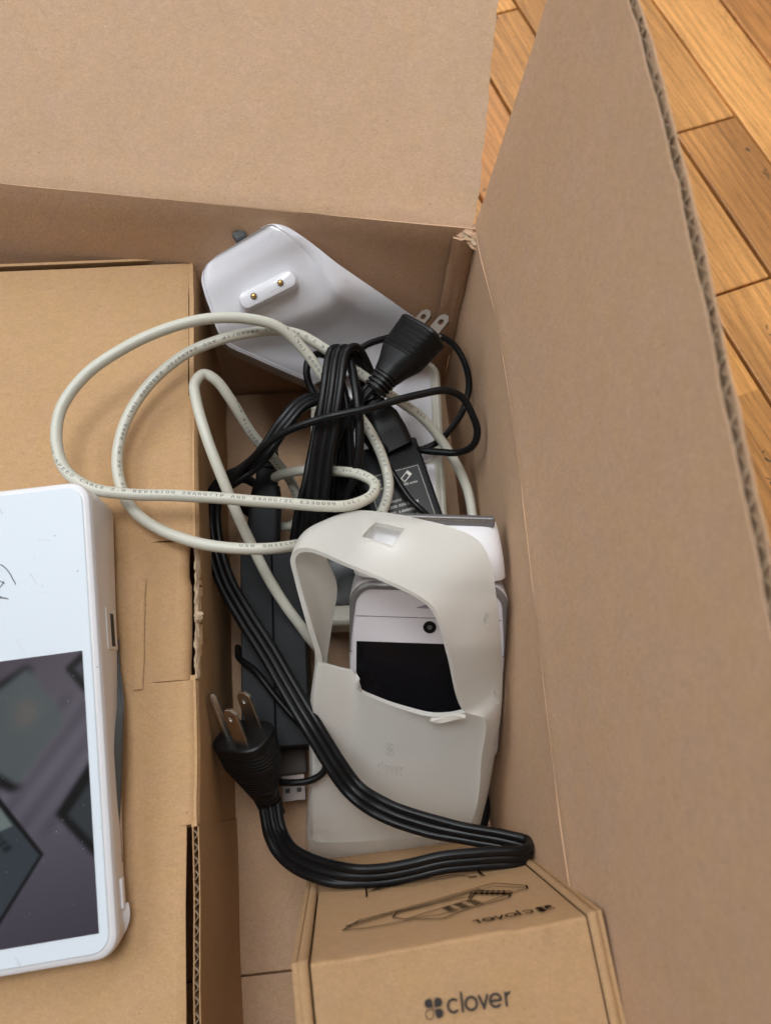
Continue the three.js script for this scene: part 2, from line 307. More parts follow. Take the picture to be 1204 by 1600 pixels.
{
  const base = new THREE.BoxGeometry(RX1 - RX0, 0.02, RZ1 - RZ0); base.translate((RX0 + RX1) / 2, FLOOR - 0.0165, (RZ0 + RZ1) / 2);
  const fl = solo('floor', base, mat({ color: new THREE.Color(0.06, 0.035, 0.018), roughness: 0.9 }), 'honey coloured oak strip floor with dark gaps under the open box', null, 'structure');
  const tones = [[0.9, 0.84, 0.76], [0.8, 0.7, 0.6], [0.98, 0.9, 0.8], [0.86, 0.71, 0.56], [0.94, 0.84, 0.68]];
  const mats = []; woods.forEach((w, a) => tones.forEach((t, b) => mats.push(phys({ map: w, color: new THREE.Color(...t), roughness: 0.5, clearcoat: 0.25, clearcoatRoughness: 0.28 }))));
  // joints measured along the boards, in metres; rows counted across them
  const place = (row, a0, a1, mi, u0) => {
    const w = 0.0549, o = OFF0 + row * w, L = a1 - a0 - 0.0018;
    const g = new RoundedBoxGeometry(L, 0.006, w - 0.0026, 2, 0.0011); const uv = g.attributes.uv, p = g.attributes.position;
    for (let i = 0; i < uv.count; i++) uv.setXY(i, u0 + p.getX(i) / 0.42, 0.5 + p.getZ(i) / (w * 1.04));
    g.rotateY(-FA); const m = (a0 + a1) / 2, q = o + w / 2; g.translate(FD[0] * m + FN[0] * q, FLOOR - 0.003 + rr(-0.0003, 0.0002), FD[1] * m + FN[1] * q);
    const b = new THREE.Mesh(g, mats[mi]); b.name = numbered('floorboard'); b.castShadow = b.receiveShadow = true; fl.add(b);
  };
  const OFF0 = -0.339;
  // row -> joints seen in the photograph
  const seen = { '-2': [-0.347, 0.31], '-1': [-0.62, -0.208], 0: [-0.5075, 0.1] };
  for (let row = -7; row <= 9; row++) {
    const js = seen[row] ?? [rr(-0.62, -0.45), rr(-0.2, -0.05), rr(0.2, 0.4)];
    const all = [-0.95, ...js, 0.75];
    for (let k = 0; k < all.length - 1; k++) place(row, all[k], all[k + 1], row === -3 ? 15 + (k * 2) % 5 : Math.floor(rnd() * 15), rnd());
  }
}

// ============ the open shipping box ============
const box = thing('shipping_box', 'large open brown cardboard box with its flaps folded out, holding everything else', 'cardboard box', [0, FLOOR, -0.1]);
const CR = 0.139, BZ = -0.2385, TH = 0.0036;
const wallX = (z) => 0.0755 - 0.0005 * Math.sin((z + 0.24) * 12) - Math.max(0, z + 0.12) * 0.03;
const creaseX = (z) => lerp(0.0755, 0.0785, sm(-0.24, -0.18, z)) - sm(-0.16, 0.04, z) * 0.0068;
const backZ = (x) => -0.239 - Math.max(0, 0.0755 - x) * 0.172 - 0.0;
// back wall: leans out towards the left, where the carton pushes it
part('back_wall', panel([0.0755, -0.004, BZ], [-0.30, -0.004, BZ - 0.006], [-0.30, CR, backZ(-0.30)], [0.0755, CR, backZ(0.0755)], TH, { nu: 50, nv: 26, bend: (p, u, v) => { p.z += 0.0012 * Math.sin(p.x * 40) * v * (1 - v) - sm(0.965, 1, v) * 0.0010 + (vnoise(p.x * 90, p.y * 60, 4) - 0.5) * 0.0005; }, flip: true }), M.kraft, box);
part('right_wall', panel([0.0755, -0.004, 0.24], [0.0755, -0.004, BZ], [0.0755, CR, BZ], [0.0755, CR, 0.24], TH, { nu: 60, nv: 26, bend: (p, u, v) => { const z = p.z; p.x = lerp(0.0762 - sm(-0.2, 0.03, z) * 0.006, creaseX(z), v) + (vnoise(z * 70, p.y * 50, 6) - 0.5) * 0.0005 - sm(0.975, 0.995, v) * (0.0001 + 0.0004 * vnoise(z * 45, 2, 15)) + 0.0018 * Math.exp(-Math.pow((z + 0.085) / 0.05, 2)) * Math.sin(v * 3.14); }, flip: true }), M.kraft, box);
part('left_wall', panel([-0.30, 0.0005, BZ - 0.01], [-0.30, 0.0005, 0.24], [-0.30, CR, 0.24], [-0.30, CR, BZ - 0.06], TH), M.kraft, box);
part('front_wall', panel([-0.30, 0.0005, 0.24], [0.072, 0.0005, 0.24], [0.072, CR, 0.24], [-0.30, CR, 0.24], TH), M.kraft, box);
part('bottom_flap', panel([-0.30, 0, BZ], [0.0775, 0, BZ], [0.0775, 0, 0.0762], [-0.30, 0, 0.0771], TH, { flip: true, bend: (p, u, v) => { p.y += (vnoise(p.x * 20, p.z * 20, 2) - 0.5) * 0.0006; } }), M.kraft, box);
part('bottom_flap', panel([-0.30, 0, 0.0783], [0.0775, 0, 0.0775], [0.0775, -0.0004, 0.24], [-0.30, -0.0004, 0.24], TH, { flip: true }), M.kraft, box);
// back flap folded out, its right edge cut a little unevenly
{
  const a = 24 * Math.PI / 180, c = new THREE.Vector3(0.9856, 0, 0.169), o = new THREE.Vector3(0.169, 0, -0.9856), LEN = 0.155, g = [];
  for (let i = 0; i <= 60; i++) { const row = []; for (let j = 0; j <= 40; j++) {
    const u = i / 60, v = j / 40, x = lerp(0.0755, -0.32, u), base = new THREE.Vector3(x, CR, backZ(x) - 0.0012), s = v * LEN;
    const rise = Math.sin(a) * s + 0.0005 * Math.exp(-Math.pow((s - 0.004) / 0.003, 2)) - 0.0004 * Math.exp(-s / 0.002) + (vnoise(x * 30, s * 30, 8) - 0.5) * 0.001;
    const p = base.addScaledVector(o, Math.cos(a) * s); p.y += rise;
    if (i === 0) p.addScaledVector(c, (vnoise(j * 0.9, 3, 12) - 0.5) * 0.0014 - sm(0.35, 0.5, v) * sm(0.6, 0.5, v) * 0.0006 - 0.002 * Math.exp(-s / 0.006));
    row.push(p);
  } g.push(row); }
  part('back_flap', sheet(g, TH, { flip: true }), M.kraft, box);
}
// right flap standing up: two liners with the fluting between them, open along the outer edge
{
  const e = 85.3 * Math.PI / 180, LEN = 0.1385, Z0 = -0.2415, Z1 = 0.24, liner = 0.00045, gap = 0.0031;
  const pt = (z, s, d) => { const t = s / LEN, lean = e + 0.012 * Math.sin((z + 0.05) * 7); return new THREE.Vector3(creaseX(z) + 0.0003 + Math.cos(lean) * s + d * Math.sin(lean), CR + Math.sin(lean) * s - d * Math.cos(lean), z - s * 0.06 + (vnoise(z * 60, s * 60, 3) - 0.5) * 0.0007 * t); };
  const cut = (s) => Z0 + (vnoise(s * 420, 1, 21) - 0.5) * 0.0013;
  const grid = (d, crush) => { const g = []; for (let i = 0; i <= 70; i++) { const row = []; for (let j = 0; j <= 30; j++) { const s = LEN * j / 30 + (j === 30 ? (vnoise(i * 1.3, 2, 30 + crush) - 0.5) * 0.0011 : 0), z = i === 70 ? cut(s) : lerp(Z1, Z0, i / 70); const p = pt(z, s, d * Math.min(1, 0.25 + s / 0.006)); p.x += 0.0009 * (1 - Math.exp(-s / 0.001)) * Math.exp(-Math.pow((s - 0.003) / 0.003, 2)) * -0.6; row.push(p); } g.push(row); } return g; };
  const fl = part('right_flap', mergeGeometries([sheet(grid(0, 0), liner), sheet(grid(gap, 5), liner)]), M.kraft, box);
  const f = []; const n = 900; for (let i = 0; i <= n; i++) { const z = lerp(0.2, Z0 + 0.001, i / n), row = []; for (let j = 0; j <= 3; j++) { const s = LEN - 0.0006 - j * 0.006 + (j ? 0 : (vnoise(z * 900, 4, 7) - 0.5) * 0.0012), ph = z / 0.0068 * 6.283 + vnoise(z * 130, 1, 3) * 2.6 + vnoise(z * 31, 1, 5) * 4, cr = lerp(0.55, 1, vnoise(z * 55, 2, 9)); row.push(pt(z, s, 0.0006 + (gap - 0.0009) * (0.5 + 0.5 * cr * Math.sin(ph)))); } f.push(row); }
  part('fluting', sheet(f, 0.00022, { crease: 1.2 }), M.core, fl);
}
// glue tab in the back right corner, and the crumpled paper where the flaps part
part('glue_tab', panel([0.0752, 0.002, BZ + 0.0012], [0.0635, 0.002, BZ + 0.0012], [0.0652, CR - 0.002, BZ + 0.0004], [0.0752, CR - 0.002, BZ + 0.0012], 0.001, { nu: 12, nv: 20, bend: (p, u, v) => { p.z += 0.0012 * Math.sin(u * 3.14) * (0.5 + 0.5 * Math.sin(v * 9)) + (vnoise(u * 6, v * 12, 5) - 0.5) * 0.0009; p.x += (vnoise(v * 9, u, 8) - 0.5) * 0.001; } }), M.kraft, box);
{
  const A = V([0.0681,0.1385,-0.2455]), B = V([0.0789,0.1385,-0.2331]);
  for (let k = 0; k < 3; k++) {
    const g = []; for (let i = 0; i <= 22; i++) { const row = [], t = i / 22; for (let j = 0; j <= 6; j++) { const c = A.clone().lerp(B, t), s = j / 6 - 0.5; row.push(new THREE.Vector3(c.x + s * 0.0022 + (vnoise(t * 7, j * 0.5 + k * 9, 3) - 0.5) * 0.0010 - k * 0.0006, c.y + 0.0004 - 0.0012 * k - s * s * 0.004 + (vnoise(t * 9, j * 0.4 + k * 5, 4) - 0.5) * 0.0014 - 0.002 * Math.abs(t - 0.5), c.z - s * 0.0035 + k * 0.0009 + (vnoise(t * 8, j * 0.5 + k * 3, 6) - 0.5) * 0.0016)); } g.push(row); }
    part('crumpled_corner', sheet(g, 0.0006, { flip: false, crease: 0.35 }), k === 1 ? M.torn : M.kraft, box);
  }
}

// ============ the carton inside, at the left ============
const carton = thing('inner_carton', 'closed tan carton filling the left of the box, with a tucked tab and torn slot', 'cardboard box', [-0.17, 0, -0.1]);
{
  const H = 0.1030, XR = -0.0597, ZB = -0.2585, ZF = 0.21;
  // side wall facing the tangle, folded over at its top; torn slot for the tab; open cut edge further on
  const tx = (z) => XR + (z + 0.1) * 0.006;
  part('side_panel', panel([tx(0.006) - 0.0003, 0.001, 0.0065], [tx(ZB), 0.001, ZB + 0.001], [tx(ZB) + 0.0003, H - 0.0004, ZB], [tx(0.006), H - 0.0008, 0.0065], 0.0022, { nu: 110, nv: 40, mask: (i, j) => { const z = 0.0065 + (ZB - 0.0055) * (i + 0.5) / 110; return z > -0.1085 && z < -0.0505 && j >= 37 - Math.floor(vnoise(i * 0.5, 3, 44) * 3); }, bend: (p, u, v) => { p.x += (vnoise(p.z * 60, p.y * 40, 31) - 0.5) * 0.0006 - sm(0.93, 1, v) * 0.0006; } }), M.carton, carton);
  // one sheet: cut edges at the far and near stretches, a rounded fold between, the tucked tab in the middle of it
  const zs = []; for (const [a, b, n, k] of [[ZB + 0.0015, -0.1817, 40, 0], [-0.1814, -0.1104, 40, 1], [-0.1099, -0.0497, 36, 2], [-0.0492, 0.0056, 32, 1], [0.0059, ZF, 60, 0]]) for (let i = 0; i <= n; i++) zs.push([lerp(a, b, i / n), k]);
  const lg = zs.map(([z, k]) => { const row = [], x1 = k === 0 ? (z > 0 ? XR - 0.0042 : XR - 0.0036) : k === 1 ? XR + 0.0006 : XR - 0.0036 + 0.0009 * sm(-0.0925, -0.0905, z), r = k ? 0.0036 : 0.0006;
    for (let j = 0; j <= 40; j++) { let x, y = H; if (j < 28) x = lerp(-0.295, x1 - 0.0045, Math.pow(j / 28, 0.7)); else { const a = (j - 28) / 12 * Math.PI / 2; x = x1 - 0.0045 + (0.0045 - r) * (j - 28) / 12 + r * Math.sin(a); y -= r * (1 - Math.cos(a)); } const e = sm(24, 34, j); row.push(new THREE.Vector3(x + (vnoise(z * 90, k, 17) - 0.5) * 0.0006 * e, y + (vnoise(x * 25, z * 25, 14) - 0.5) * 0.0007 - (k === 2 ? 0.0007 * sm(-0.0795, -0.078, x) : 0), z)); }
    return row; });
  part('lid_panel', sheet(lg, 0.002, { flip: false, crease: 0.5, mask: (i, j) => i + 1 < zs.length && (zs[i][1] === 2) !== (zs[i + 1][1] === 2) && lg[i][j].x > -0.0795 }), M.carton, carton);
  // pressed score line of the tab, its two cuts
  const score = (a, b, w, h) => { const g = []; for (let i = 0; i <= 24; i++) { const row = [], c = V(a).lerp(V(b), i / 24); for (let j = 0; j <= 6; j++) { const t = j / 6 - 0.5; row.push(new THREE.Vector3(c.x + t * w[0] + (vnoise(i * 0.5, j, 9) - 0.5) * 0.0006 * w[2], c.y + 0.0004 + h * Math.cos(t * Math.PI), c.z + t * w[1])); } g.push(row); } return sheet(g, 0.0004, { flip: w[1] === 0 ? true : false }); };
  part('tab_score', score([-0.0828,0.1032,-0.0936], [-0.0828,0.1032,-0.047], [0.0035, 0, 1], 0.0004), M.carton, carton);
  // torn edge of the slot: the side wall's card with its fluting showing
  const tz0 = -0.1095, tz1 = -0.0498, g1 = [];
  for (let i = 0; i <= 44; i++) { const z = lerp(tz0, tz1, i / 44), row = [], jag = (vnoise(i * 0.45, 1, 41) - 0.5) * 0.0022; for (let j = 0; j <= 4; j++) row.push(new THREE.Vector3(XR - 0.0012 + j * 0.0005 + jag * 0.3 * (1 - j / 5) + (vnoise(i * 0.9, j, 43) - 0.5) * 0.0007, H - 0.0006 + (vnoise(i * 0.7, j * 2, 42) - 0.5) * 0.0010 - Math.abs(j - 2) * 0.0007, z)); g1.push(row); }
  part('torn_edge', sheet(g1, 0.0007, { crease: 0.3 }), M.torn, carton);
  const flap = []; for (let i = 0; i <= 6; i++) { const row = []; for (let j = 0; j <= 5; j++) row.push(new THREE.Vector3(XR - 0.0006 + j * 0.0007 + (vnoise(i, j, 5) - 0.5) * 0.0006, H + 0.0003 + Math.sin(i * 0.5) * 0.0013 + (vnoise(i, j, 6) - 0.5) * 0.0008, -0.0756 + (i - 3) * 0.0008 * (1 - j * 0.12))); flap.push(row); }
  part('torn_edge', sheet(flap, 0.0006, { flip: true, crease: 0.3 }), M.torn, carton);
  // the open cut edge nearer the viewer: two thin liners and their fluting
  const ex = (z) => tx(z) - 0.0024 + (z - 0.007) * 0.009, open = (d) => { const g = []; for (let i = 0; i <= 40; i++) { const z = lerp(0.0066, ZF, i / 40), row = []; for (let j = 0; j <= 10; j++) row.push(new THREE.Vector3(ex(z) + d + 0.0003 * Math.sin(z * 70), lerp(0.001, H + 0.0006, j / 10) + (j === 10 ? (vnoise(i * 0.8, 1, 50) - 0.5) * 0.0006 : 0), z)); g.push(row); } return sheet(g, 0.00035); };
  const op = part('side_panel', mergeGeometries([open(0), open(0.0021)]), M.carton, carton);
  const f = []; for (let i = 0; i <= 500; i++) { const z = lerp(0.0074, ZF, i / 500), row = []; for (let j = 0; j <= 2; j++) row.push(new THREE.Vector3(ex(z) + 0.0003 * Math.sin(z * 70) + 0.0002 + 0.0016 * (0.5 + 0.5 * Math.sin(z / 0.0046 * 6.283 + vnoise(z * 200, 1, 2) * 1.5)), H + 0.0003 - j * 0.006, z)); f.push(row); }
  part('fluting', sheet(f, 0.00018, { crease: 1.2 }), M.torn, op);
  // folded card under the back edge of the lid
  part('back_panel', panel([XR - 0.004, 0.001, ZB - 0.0006], [-0.295, 0.001, ZB - 0.0006], [-0.295, H + 0.0004, ZB - 0.0018], [XR - 0.004, H + 0.0004, ZB - 0.0010], 0.0015, { flip: true }), M.carton, carton);
}

// ============ payment terminals ============
// own frame: x across the face, z along it towards the bottom end, y out of the face
const wearCanvas = canvas(16, 16);
function makeTerminal(name, label, o) {
  const t = thing(name, label, 'payment terminal'); t.matrixAutoUpdate = true;
  const A = V(o.A), x = V(o.B).sub(A); const z0 = V(o.D).sub(A); x.normalize(); const y = z0.clone().cross(x).normalize(), z = x.clone().cross(y);
  t.position.copy(A); t.quaternion.setFromRotationMatrix(new THREE.Matrix4().makeBasis(x, y, z));
  const { w, l, r = 0.009, tTop, tBot } = o, th = (zz) => lerp(tTop, tBot, sm(0.12, 0.75, zz / l));
  const ring = (inset, d, off = 0) => rrect(w - 2 * inset, l - 2 * inset, Math.max(0.001, r - inset), 0, 6, l / 2).map((p) => new THREE.Vector3(p.x, -off - d * th(p.z), p.z));
  const c = o.centre ?? 0; const sh = (g) => { g.translate(c, 0, 0); return g; };
  part('housing', sh(loft([ring(0.0032, 0), ring(0.0019, 0, 0.0002), ring(0.0008, 0, 0.0009), ring(0.0002, 0, 0.0021), ring(0, 0, 0.0034), ring(0, 0.55), ring(0.0003, 0.85), ring(0.001, 0.97), ring(0.003, 1)], { crease: 0.5 })), o.white ?? M.white, t, true);
  if (o.face) { const [z0f, z1f, inset, m] = o.face, q = (i, yy) => rrect(w - 2 * inset - 2 * i, z1f - z0f - 2 * i, Math.max(0.0005, r - inset * 0.7 - i), yy, 5, (z0f + z1f) / 2); part('face_glass', sh(loft([q(-0.0002, -0.0006), q(0, 0.0001), q(0.0004, 0.00035)], { crease: 0.5 })), m, t, true); }
  return { t, sh, w, l, th };
}
function flatPart(name, x0, x1, z0, z1, y0, y1, m, T, r = 0.0005, label) { const g = new RoundedBoxGeometry(x1 - x0, y1 - y0, z1 - z0, 2, Math.min(r, (y1 - y0) / 2.01)); g.translate((x0 + x1) / 2, (y0 + y1) / 2, (z0 + z1) / 2); return part(name, boxUV(g), m, T.t, true, label); }

// ---- terminal lying on the carton
{
  const A0 = V([-0.095,0.141,-0.1148]), B0 = V([-0.0826,0.117,0.0426]), down = B0.clone().sub(A0), L = down.length();
  const across = new THREE.Vector3(1, 0.0, -0.058).normalize(); const W = 0.082;
  // A = middle of the top edge of the face
  const A = A0.clone().addScaledVector(across, -W / 2 + 0.002), D = A.clone().add(down).addScaledVector(across, 0);
  const ext = down.clone().normalize(); A.addScaledVector(ext, -0.0095);
  const T = makeTerminal('payment_terminal', 'white terminal with a lit screen lying on the carton, cut by the left edge', { A, B: A.clone().add(across), D: A.clone().add(down), w: W, l: L + 0.0135, r: 0.008, tTop: 0.036, tBot: 0.0125, face: [0.0026, L + 0.0107, 0.0028, M.glassWhite] });
  // lit screen showing a picture of payment cards on grey slats
  const [c, g] = canvas(500, 900); const cx = (y) => 380 + (y - 70) / 1447 * 113, P = (x, y) => [500 - (cx(y) - x) * 0.6, (y - 70) * 0.622];
  const gr = g.createLinearGradient(200, 0, 500, 900); gr.addColorStop(0, '#57505a'); gr.addColorStop(0.45, '#6b6672'); gr.addColorStop(1, '#47434f'); g.fillStyle = gr; g.fillRect(0, 0, 500, 900);
  try { g.filter = 'blur(13px)'; } catch (e) { /* sharp then */ }
  const poly = (pts, col) => { g.fillStyle = col; g.beginPath(); pts.forEach((p, k) => (k ? g.lineTo(...P(...p)) : g.moveTo(...P(...p)))); g.fill(); };
  for (let k = -14; k < 22; k++) { g.strokeStyle = k % 2 ? 'rgba(38,35,44,.45)' : 'rgba(128,122,134,.35)'; g.lineWidth = 13; g.beginPath(); g.moveTo(...P(60 + k * 62, 1000)); g.lineTo(...P(520 + k * 62, 300)); g.stroke(); }
  g.filter = 'blur(9px)';
  poly([[150, 105], [-240, 380], [-260, 470], [110, 760], [150, 740], [20, 560], [-60, 400], [170, 150]], '#0b0a0c');
  poly([[150, 118], [325, 425], [135, 735], [-220, 420]], '#5b6365');
  g.filter = 'blur(16px)'; poly([[120, 280], [200, 320], [190, 420], [110, 440]], '#6f6a66'); g.filter = 'blur(6px)';
  poly([[380, 80], [312, 155], [395, 290], [470, 330], [500, 100]], '#0a090b'); poly([[395, 110], [345, 160], [420, 270], [520, 200]], '#4a4853');
  poly([[440, 650], [300, 905], [470, 1150], [640, 1000]], '#08080a'); poly([[450, 740], [345, 915], [460, 1080], [640, 930]], '#383d42');
  g.filter = 'blur(2.5px)';
  poly([[-60, 640], [8, 690], [255, 1092], [60, 1462], [25, 1462], [-330, 1010]], '#0d0d0f'); poly([[0, 716], [240, 1095], [52, 1448], [-330, 990]], '#3c444b'); poly([[0, 716], [124, 930], [0, 972], [-200, 940]], '#75827f');
  g.save(); g.translate(...P(88, 1010)); g.rotate(1.02); g.filter = 'blur(3px)'; g.fillStyle = '#20282d'; for (const [a, b, w, h] of [[-36, -10, 14, 22], [-18, -10, 6, 22], [-8, -10, 14, 22], [10, -10, 18, 22]]) g.fillRect(a, b, w, h); g.restore(); g.filter = 'blur(2.5px)';
  poly([[0, 1455], [50, 1560], [-200, 1600], [-200, 1450]], '#2c261f');
  g.filter = 'none';
  const [du, dv] = canvas(512, 900); dv.fillStyle = '#0a0a0b'; dv.fillRect(0, 0, 512, 900); for (let k = 0; k < 90; k++) { dv.strokeStyle = `rgba(230,230,235,${rr(0.25, 0.9)})`; dv.lineWidth = rr(0.8, 1.8); const a = rnd() * 512, b = rnd() * 900; dv.beginPath(); dv.moveTo(a, b); dv.lineTo(a + rr(-4, 4), b + rr(-3, 3)); dv.stroke(); }
  const st = ctex(c, true, false), sc = phys({ map: ctex(du, true, false), roughness: 0.07, clearcoat: 0.6, clearcoatRoughness: 0.04, emissive: new THREE.Color(1, 1, 1), emissiveMap: st, emissiveIntensity: 2.0 });
  const SW = 0.0705, SZ0 = 0.0659, SZ1 = L + 0.004, sx1 = W / 2 - 0.0062;
  const pg = new THREE.BoxGeometry(SW, 0.0003, SZ1 - SZ0); pg.translate(sx1 - SW / 2, 0.00042, (SZ0 + SZ1) / 2); part('lit_screen', pg, sc, T.t, true, 'dim lit screen showing a picture of payment cards on grey slats');
  // dust on the glass
  // grip band down the side
  const gg = []; for (let i = 0; i <= 50; i++) { const z = lerp(0.0615, L - 0.0155, i / 50), q = i / 50, topY = -lerp(0.034, 0.0095, sm(0.0, 0.55, q)) * (i < 40 ? 1 : lerp(1, 1.25, (i - 40) / 10)), row = []; for (let j = 0; j <= 6; j++) { const yb = -T.th(z) * 0.98, bulge = 0.0008 + 0.0024 * Math.sin(Math.min(1, q * 1.2) * 3.14) * sm(0, 0.3, q); row.push(new THREE.Vector3(W / 2 - 0.0008 + bulge * Math.sin(0.2 + j / 6 * 1.9), lerp(Math.max(topY, yb + 0.001), yb, j / 6), z)); } gg.push(row); }
  part('grip', sheet(gg, 0.0012), M.grip, T.t, true);
  flatPart('port_frame', W / 2 - 0.0006, W / 2 + 0.00035, 0.0495, 0.066, -0.0235, -0.0105, M.white, T, 0.0003);
  flatPart('port_slot', W / 2 - 0.0003, W / 2 + 0.0006, 0.0517, 0.0647, -0.0195, -0.0155, M.dark, T, 0.0002);
  flatPart('side_button', W / 2 - 0.0003, W / 2 + 0.0009, L - 0.011, L - 0.0005, -0.0095, -0.0062, M.white, T, 0.0006);
  // thin peeling cover at the lower right corner
  const pc = []; for (let i = 0; i <= 12; i++) { const a = -0.25 + i / 12 * 1.25, row = []; for (let j = 0; j <= 6; j++) { const rad = 0.0075 + j * 0.0006; row.push(new THREE.Vector3(W / 2 - 0.0105 + Math.cos(a) * rad * 1.12, -0.0045 - j * 0.0009, L + 0.001 + Math.sin(a) * rad * 1.1)); } pc.push(row); }
  part('corner_cover', sheet(pc, 0.0006), M.white, T.t, true);
  // tap-to-pay sign: part of a hand with a card, printed on the glass
  const [ic, ix] = canvas(256, 256); ix.strokeStyle = '#3c424c'; ix.lineWidth = 3.2; ix.lineCap = 'round';
  const S = (pts) => { ix.beginPath(); ix.moveTo(...pts[0]); for (let k = 1; k + 1 < pts.length; k += 2) ix.quadraticCurveTo(...pts[k], ...pts[k + 1]); ix.stroke(); };
  S([[20, 70], [60, 40], [110, 60], [150, 78], [190, 96], [214, 110], [232, 158]]); S([[232, 158], [238, 168], [240, 176]]); S([[20, 110], [70, 90], [120, 112], [160, 128], [176, 118]]); S([[30, 160], [80, 130], [130, 160], [160, 180], [172, 204], [180, 215], [200, 224]]); S([[120, 150], [90, 176], [120, 196], [140, 206], [160, 196]]); S([[20, 60], [10, 120], [30, 160]]);
  S([[170, 190], [190, 178], [198, 160], [192, 146]]); S([[150, 148], [180, 148], [200, 168]]); S([[168, 228], [186, 212], [212, 228]]); S([[178, 98], [188, 116], [176, 130]]);
  const im = new THREE.MeshStandardMaterial({ map: ctex(ic, true, false), transparent: true, roughness: 0.3 });
  const ig = new THREE.PlaneGeometry(0.026, 0.026); ig.rotateX(-Math.PI / 2); ig.translate(W / 2 - 0.0405, 0.0005, 0.033); part('tap_sign', ig, im, T.t, true);
}
// ---- terminal under the silicone case
{
  const A0 = V([0.0055,0.099,-0.0871]), B0 = V([0.0751,0.1035,-0.0782]); const x = B0.clone().sub(A0), W = x.length(); x.normalize();
  const z = new THREE.Vector3(-0.09, -0.6, 0.79); z.addScaledVector(x, -z.dot(x)).normalize(); const A = A0.clone().add(B0).multiplyScalar(0.5);
  const T = makeTerminal('payment_terminal', 'white terminal with a black screen under the loose silicone case', { A, B: B0, D: A.clone().add(z), w: W, l: 0.092, r: 0.010, tTop: 0.034, tBot: 0.018, white: M.lilac });
  flatPart('seam', -W / 2 + 0.003, W / 2 - 0.003, 0.0161, 0.0166, -0.0003, 0.00015, M.greyTrim, T, 0.0001);
  const gl = rrect(W - 0.006, 0.073, 0.006, 0, 5, 0.0165 + 0.0365); part('face_glass', loft([gl.map((p) => p.clone().setY(-0.0005)), gl.map((p) => p.clone().setY(0.0003))]), M.lilac, T.t, true);
  flatPart('screen', -W / 2 + 0.0035, W / 2 - 0.0035, 0.0285, 0.087, 0.0001, 0.0006, M.screenOff, T, 0.0002);
  const cam = cyl(0.0029, 0.0029, 0.0006, 28); cam.translate(0.0008, 0.0004, 0.0205); const cm = part('camera_ring', cam, M.screenOff, T.t, true); const ln = cyl(0.0011, 0.0011, 0.0006, 20); ln.translate(0.0008, 0.00055, 0.0205); part('camera_lens', ln, M.grip, cm, true);
  // paper door: curves back from the face, grey trim at both ends, toothed tear bar at the back
  const prof = (k) => { const a = k * 1.3; return [-0.0005 - 0.0245 * Math.sin(a), 0.0025 * Math.sin(Math.min(1, k * 2.2) * 1.57) - 0.027 * (1 - Math.cos(a)) * 0.85]; };
  const door = (k0, k1, wide, lift, n = 14) => { const g = []; for (let i = 0; i <= 64; i++) { const u = Math.sin((i / 64 - 0.5) * 3.1416), row = []; for (let j = 0; j <= n; j++) { const [zz, yy] = prof(lerp(k0, k1, j / n)), e = Math.max(0, Math.abs(u) - 0.72) / 0.28; row.push(new THREE.Vector3(u * (wide / 2 - 0.0045 * j / n), yy + lift - (1 - Math.sqrt(Math.max(0, 1 - e * e * 0.96))) * 0.0085, zz)); } g.push(row); } return sheet(g, 0.004, { flip: false }); };
  part('paper_door', door(0.04, 0.93, W - 0.003, -0.0004), M.white, T.t, true);
  const ta = [], rc = 0.0105; for (let i = 0; i <= 90; i++) { const a = i / 90, row = []; let x, z, nx, nz; const hw = W / 2 - 0.0002;
    if (a < 0.2) { x = -hw; z = lerp(0.034, rc, a / 0.2); nx = 1; nz = 0; } else if (a < 0.4) { const q = (a - 0.2) / 0.2 * Math.PI / 2; nx = Math.cos(q); nz = Math.sin(q); x = -hw + rc - rc * nx; z = rc - rc * nz; } else if (a < 0.6) { x = lerp(-hw + rc, hw - rc, (a - 0.4) / 0.2); z = 0; nx = 0; nz = 1; } else if (a < 0.8) { const q = (a - 0.6) / 0.2 * Math.PI / 2; nx = -Math.sin(q); nz = Math.cos(q); x = hw - rc - rc * nx; z = rc - rc * nz; } else { x = hw; z = lerp(rc, 0.034, (a - 0.8) / 0.2); nx = -1; nz = 0; }
    const wd = lerp(0.0006, 0.0032, sm(0.034, 0.002, z)); for (let j = 0; j <= 6; j++) { const k = j / 6; row.push(new THREE.Vector3(x + nx * wd * k, -0.0016 * (1 - Math.sin(Math.min(1, k * 1.6) * 1.57)) + 0.0004, z + nz * wd * k)); } ta.push(row); }
  part('trim', sheet(ta, 0.0015, { flip: true }), M.greyTrim, T.t, true);
  const [bz, by] = prof(0.99), bar = new RoundedBoxGeometry(W - 0.012, 0.004, 0.0046, 2, 0.001); bar.translate(-0.001, by + 0.0002, bz - 0.001); const tb = part('tear_bar', boxUV(bar), M.greyTrim, T.t, true);
  const teeth = []; for (let i = 0; i < 64; i++) { const c = new THREE.ConeGeometry(0.00045, 0.0013, 4); c.rotateX(-1.2); c.translate(-W / 2 + 0.0075 + (W - 0.016) * i / 63, by + 0.0023, bz - 0.0022); teeth.push(c); }
  const teethPart = part('bar_teeth', mergeGeometries(teeth), M.metal, tb, true); teethPart.userData.kind = 'stuff';
  // small grey arrow on the door
  const [ac, ax] = canvas(256, 64); ax.strokeStyle = '#8d8790'; ax.fillStyle = '#8d8790'; ax.lineWidth = 6; ax.beginPath(); ax.moveTo(70, 40); ax.lineTo(250, 40); ax.stroke(); ax.beginPath(); ax.moveTo(4, 42); ax.lineTo(80, 12); ax.lineTo(76, 44); ax.fill();
  const ag = new THREE.PlaneGeometry(0.019, 0.0048); ag.rotateX(-Math.PI / 2); ag.translate(0.0035, 0.0003, 0.0108); part('arrow_print', ag, mat({ map: ctex(ac, true, false), transparent: true, roughness: 0.5 }), T.t, true);
}

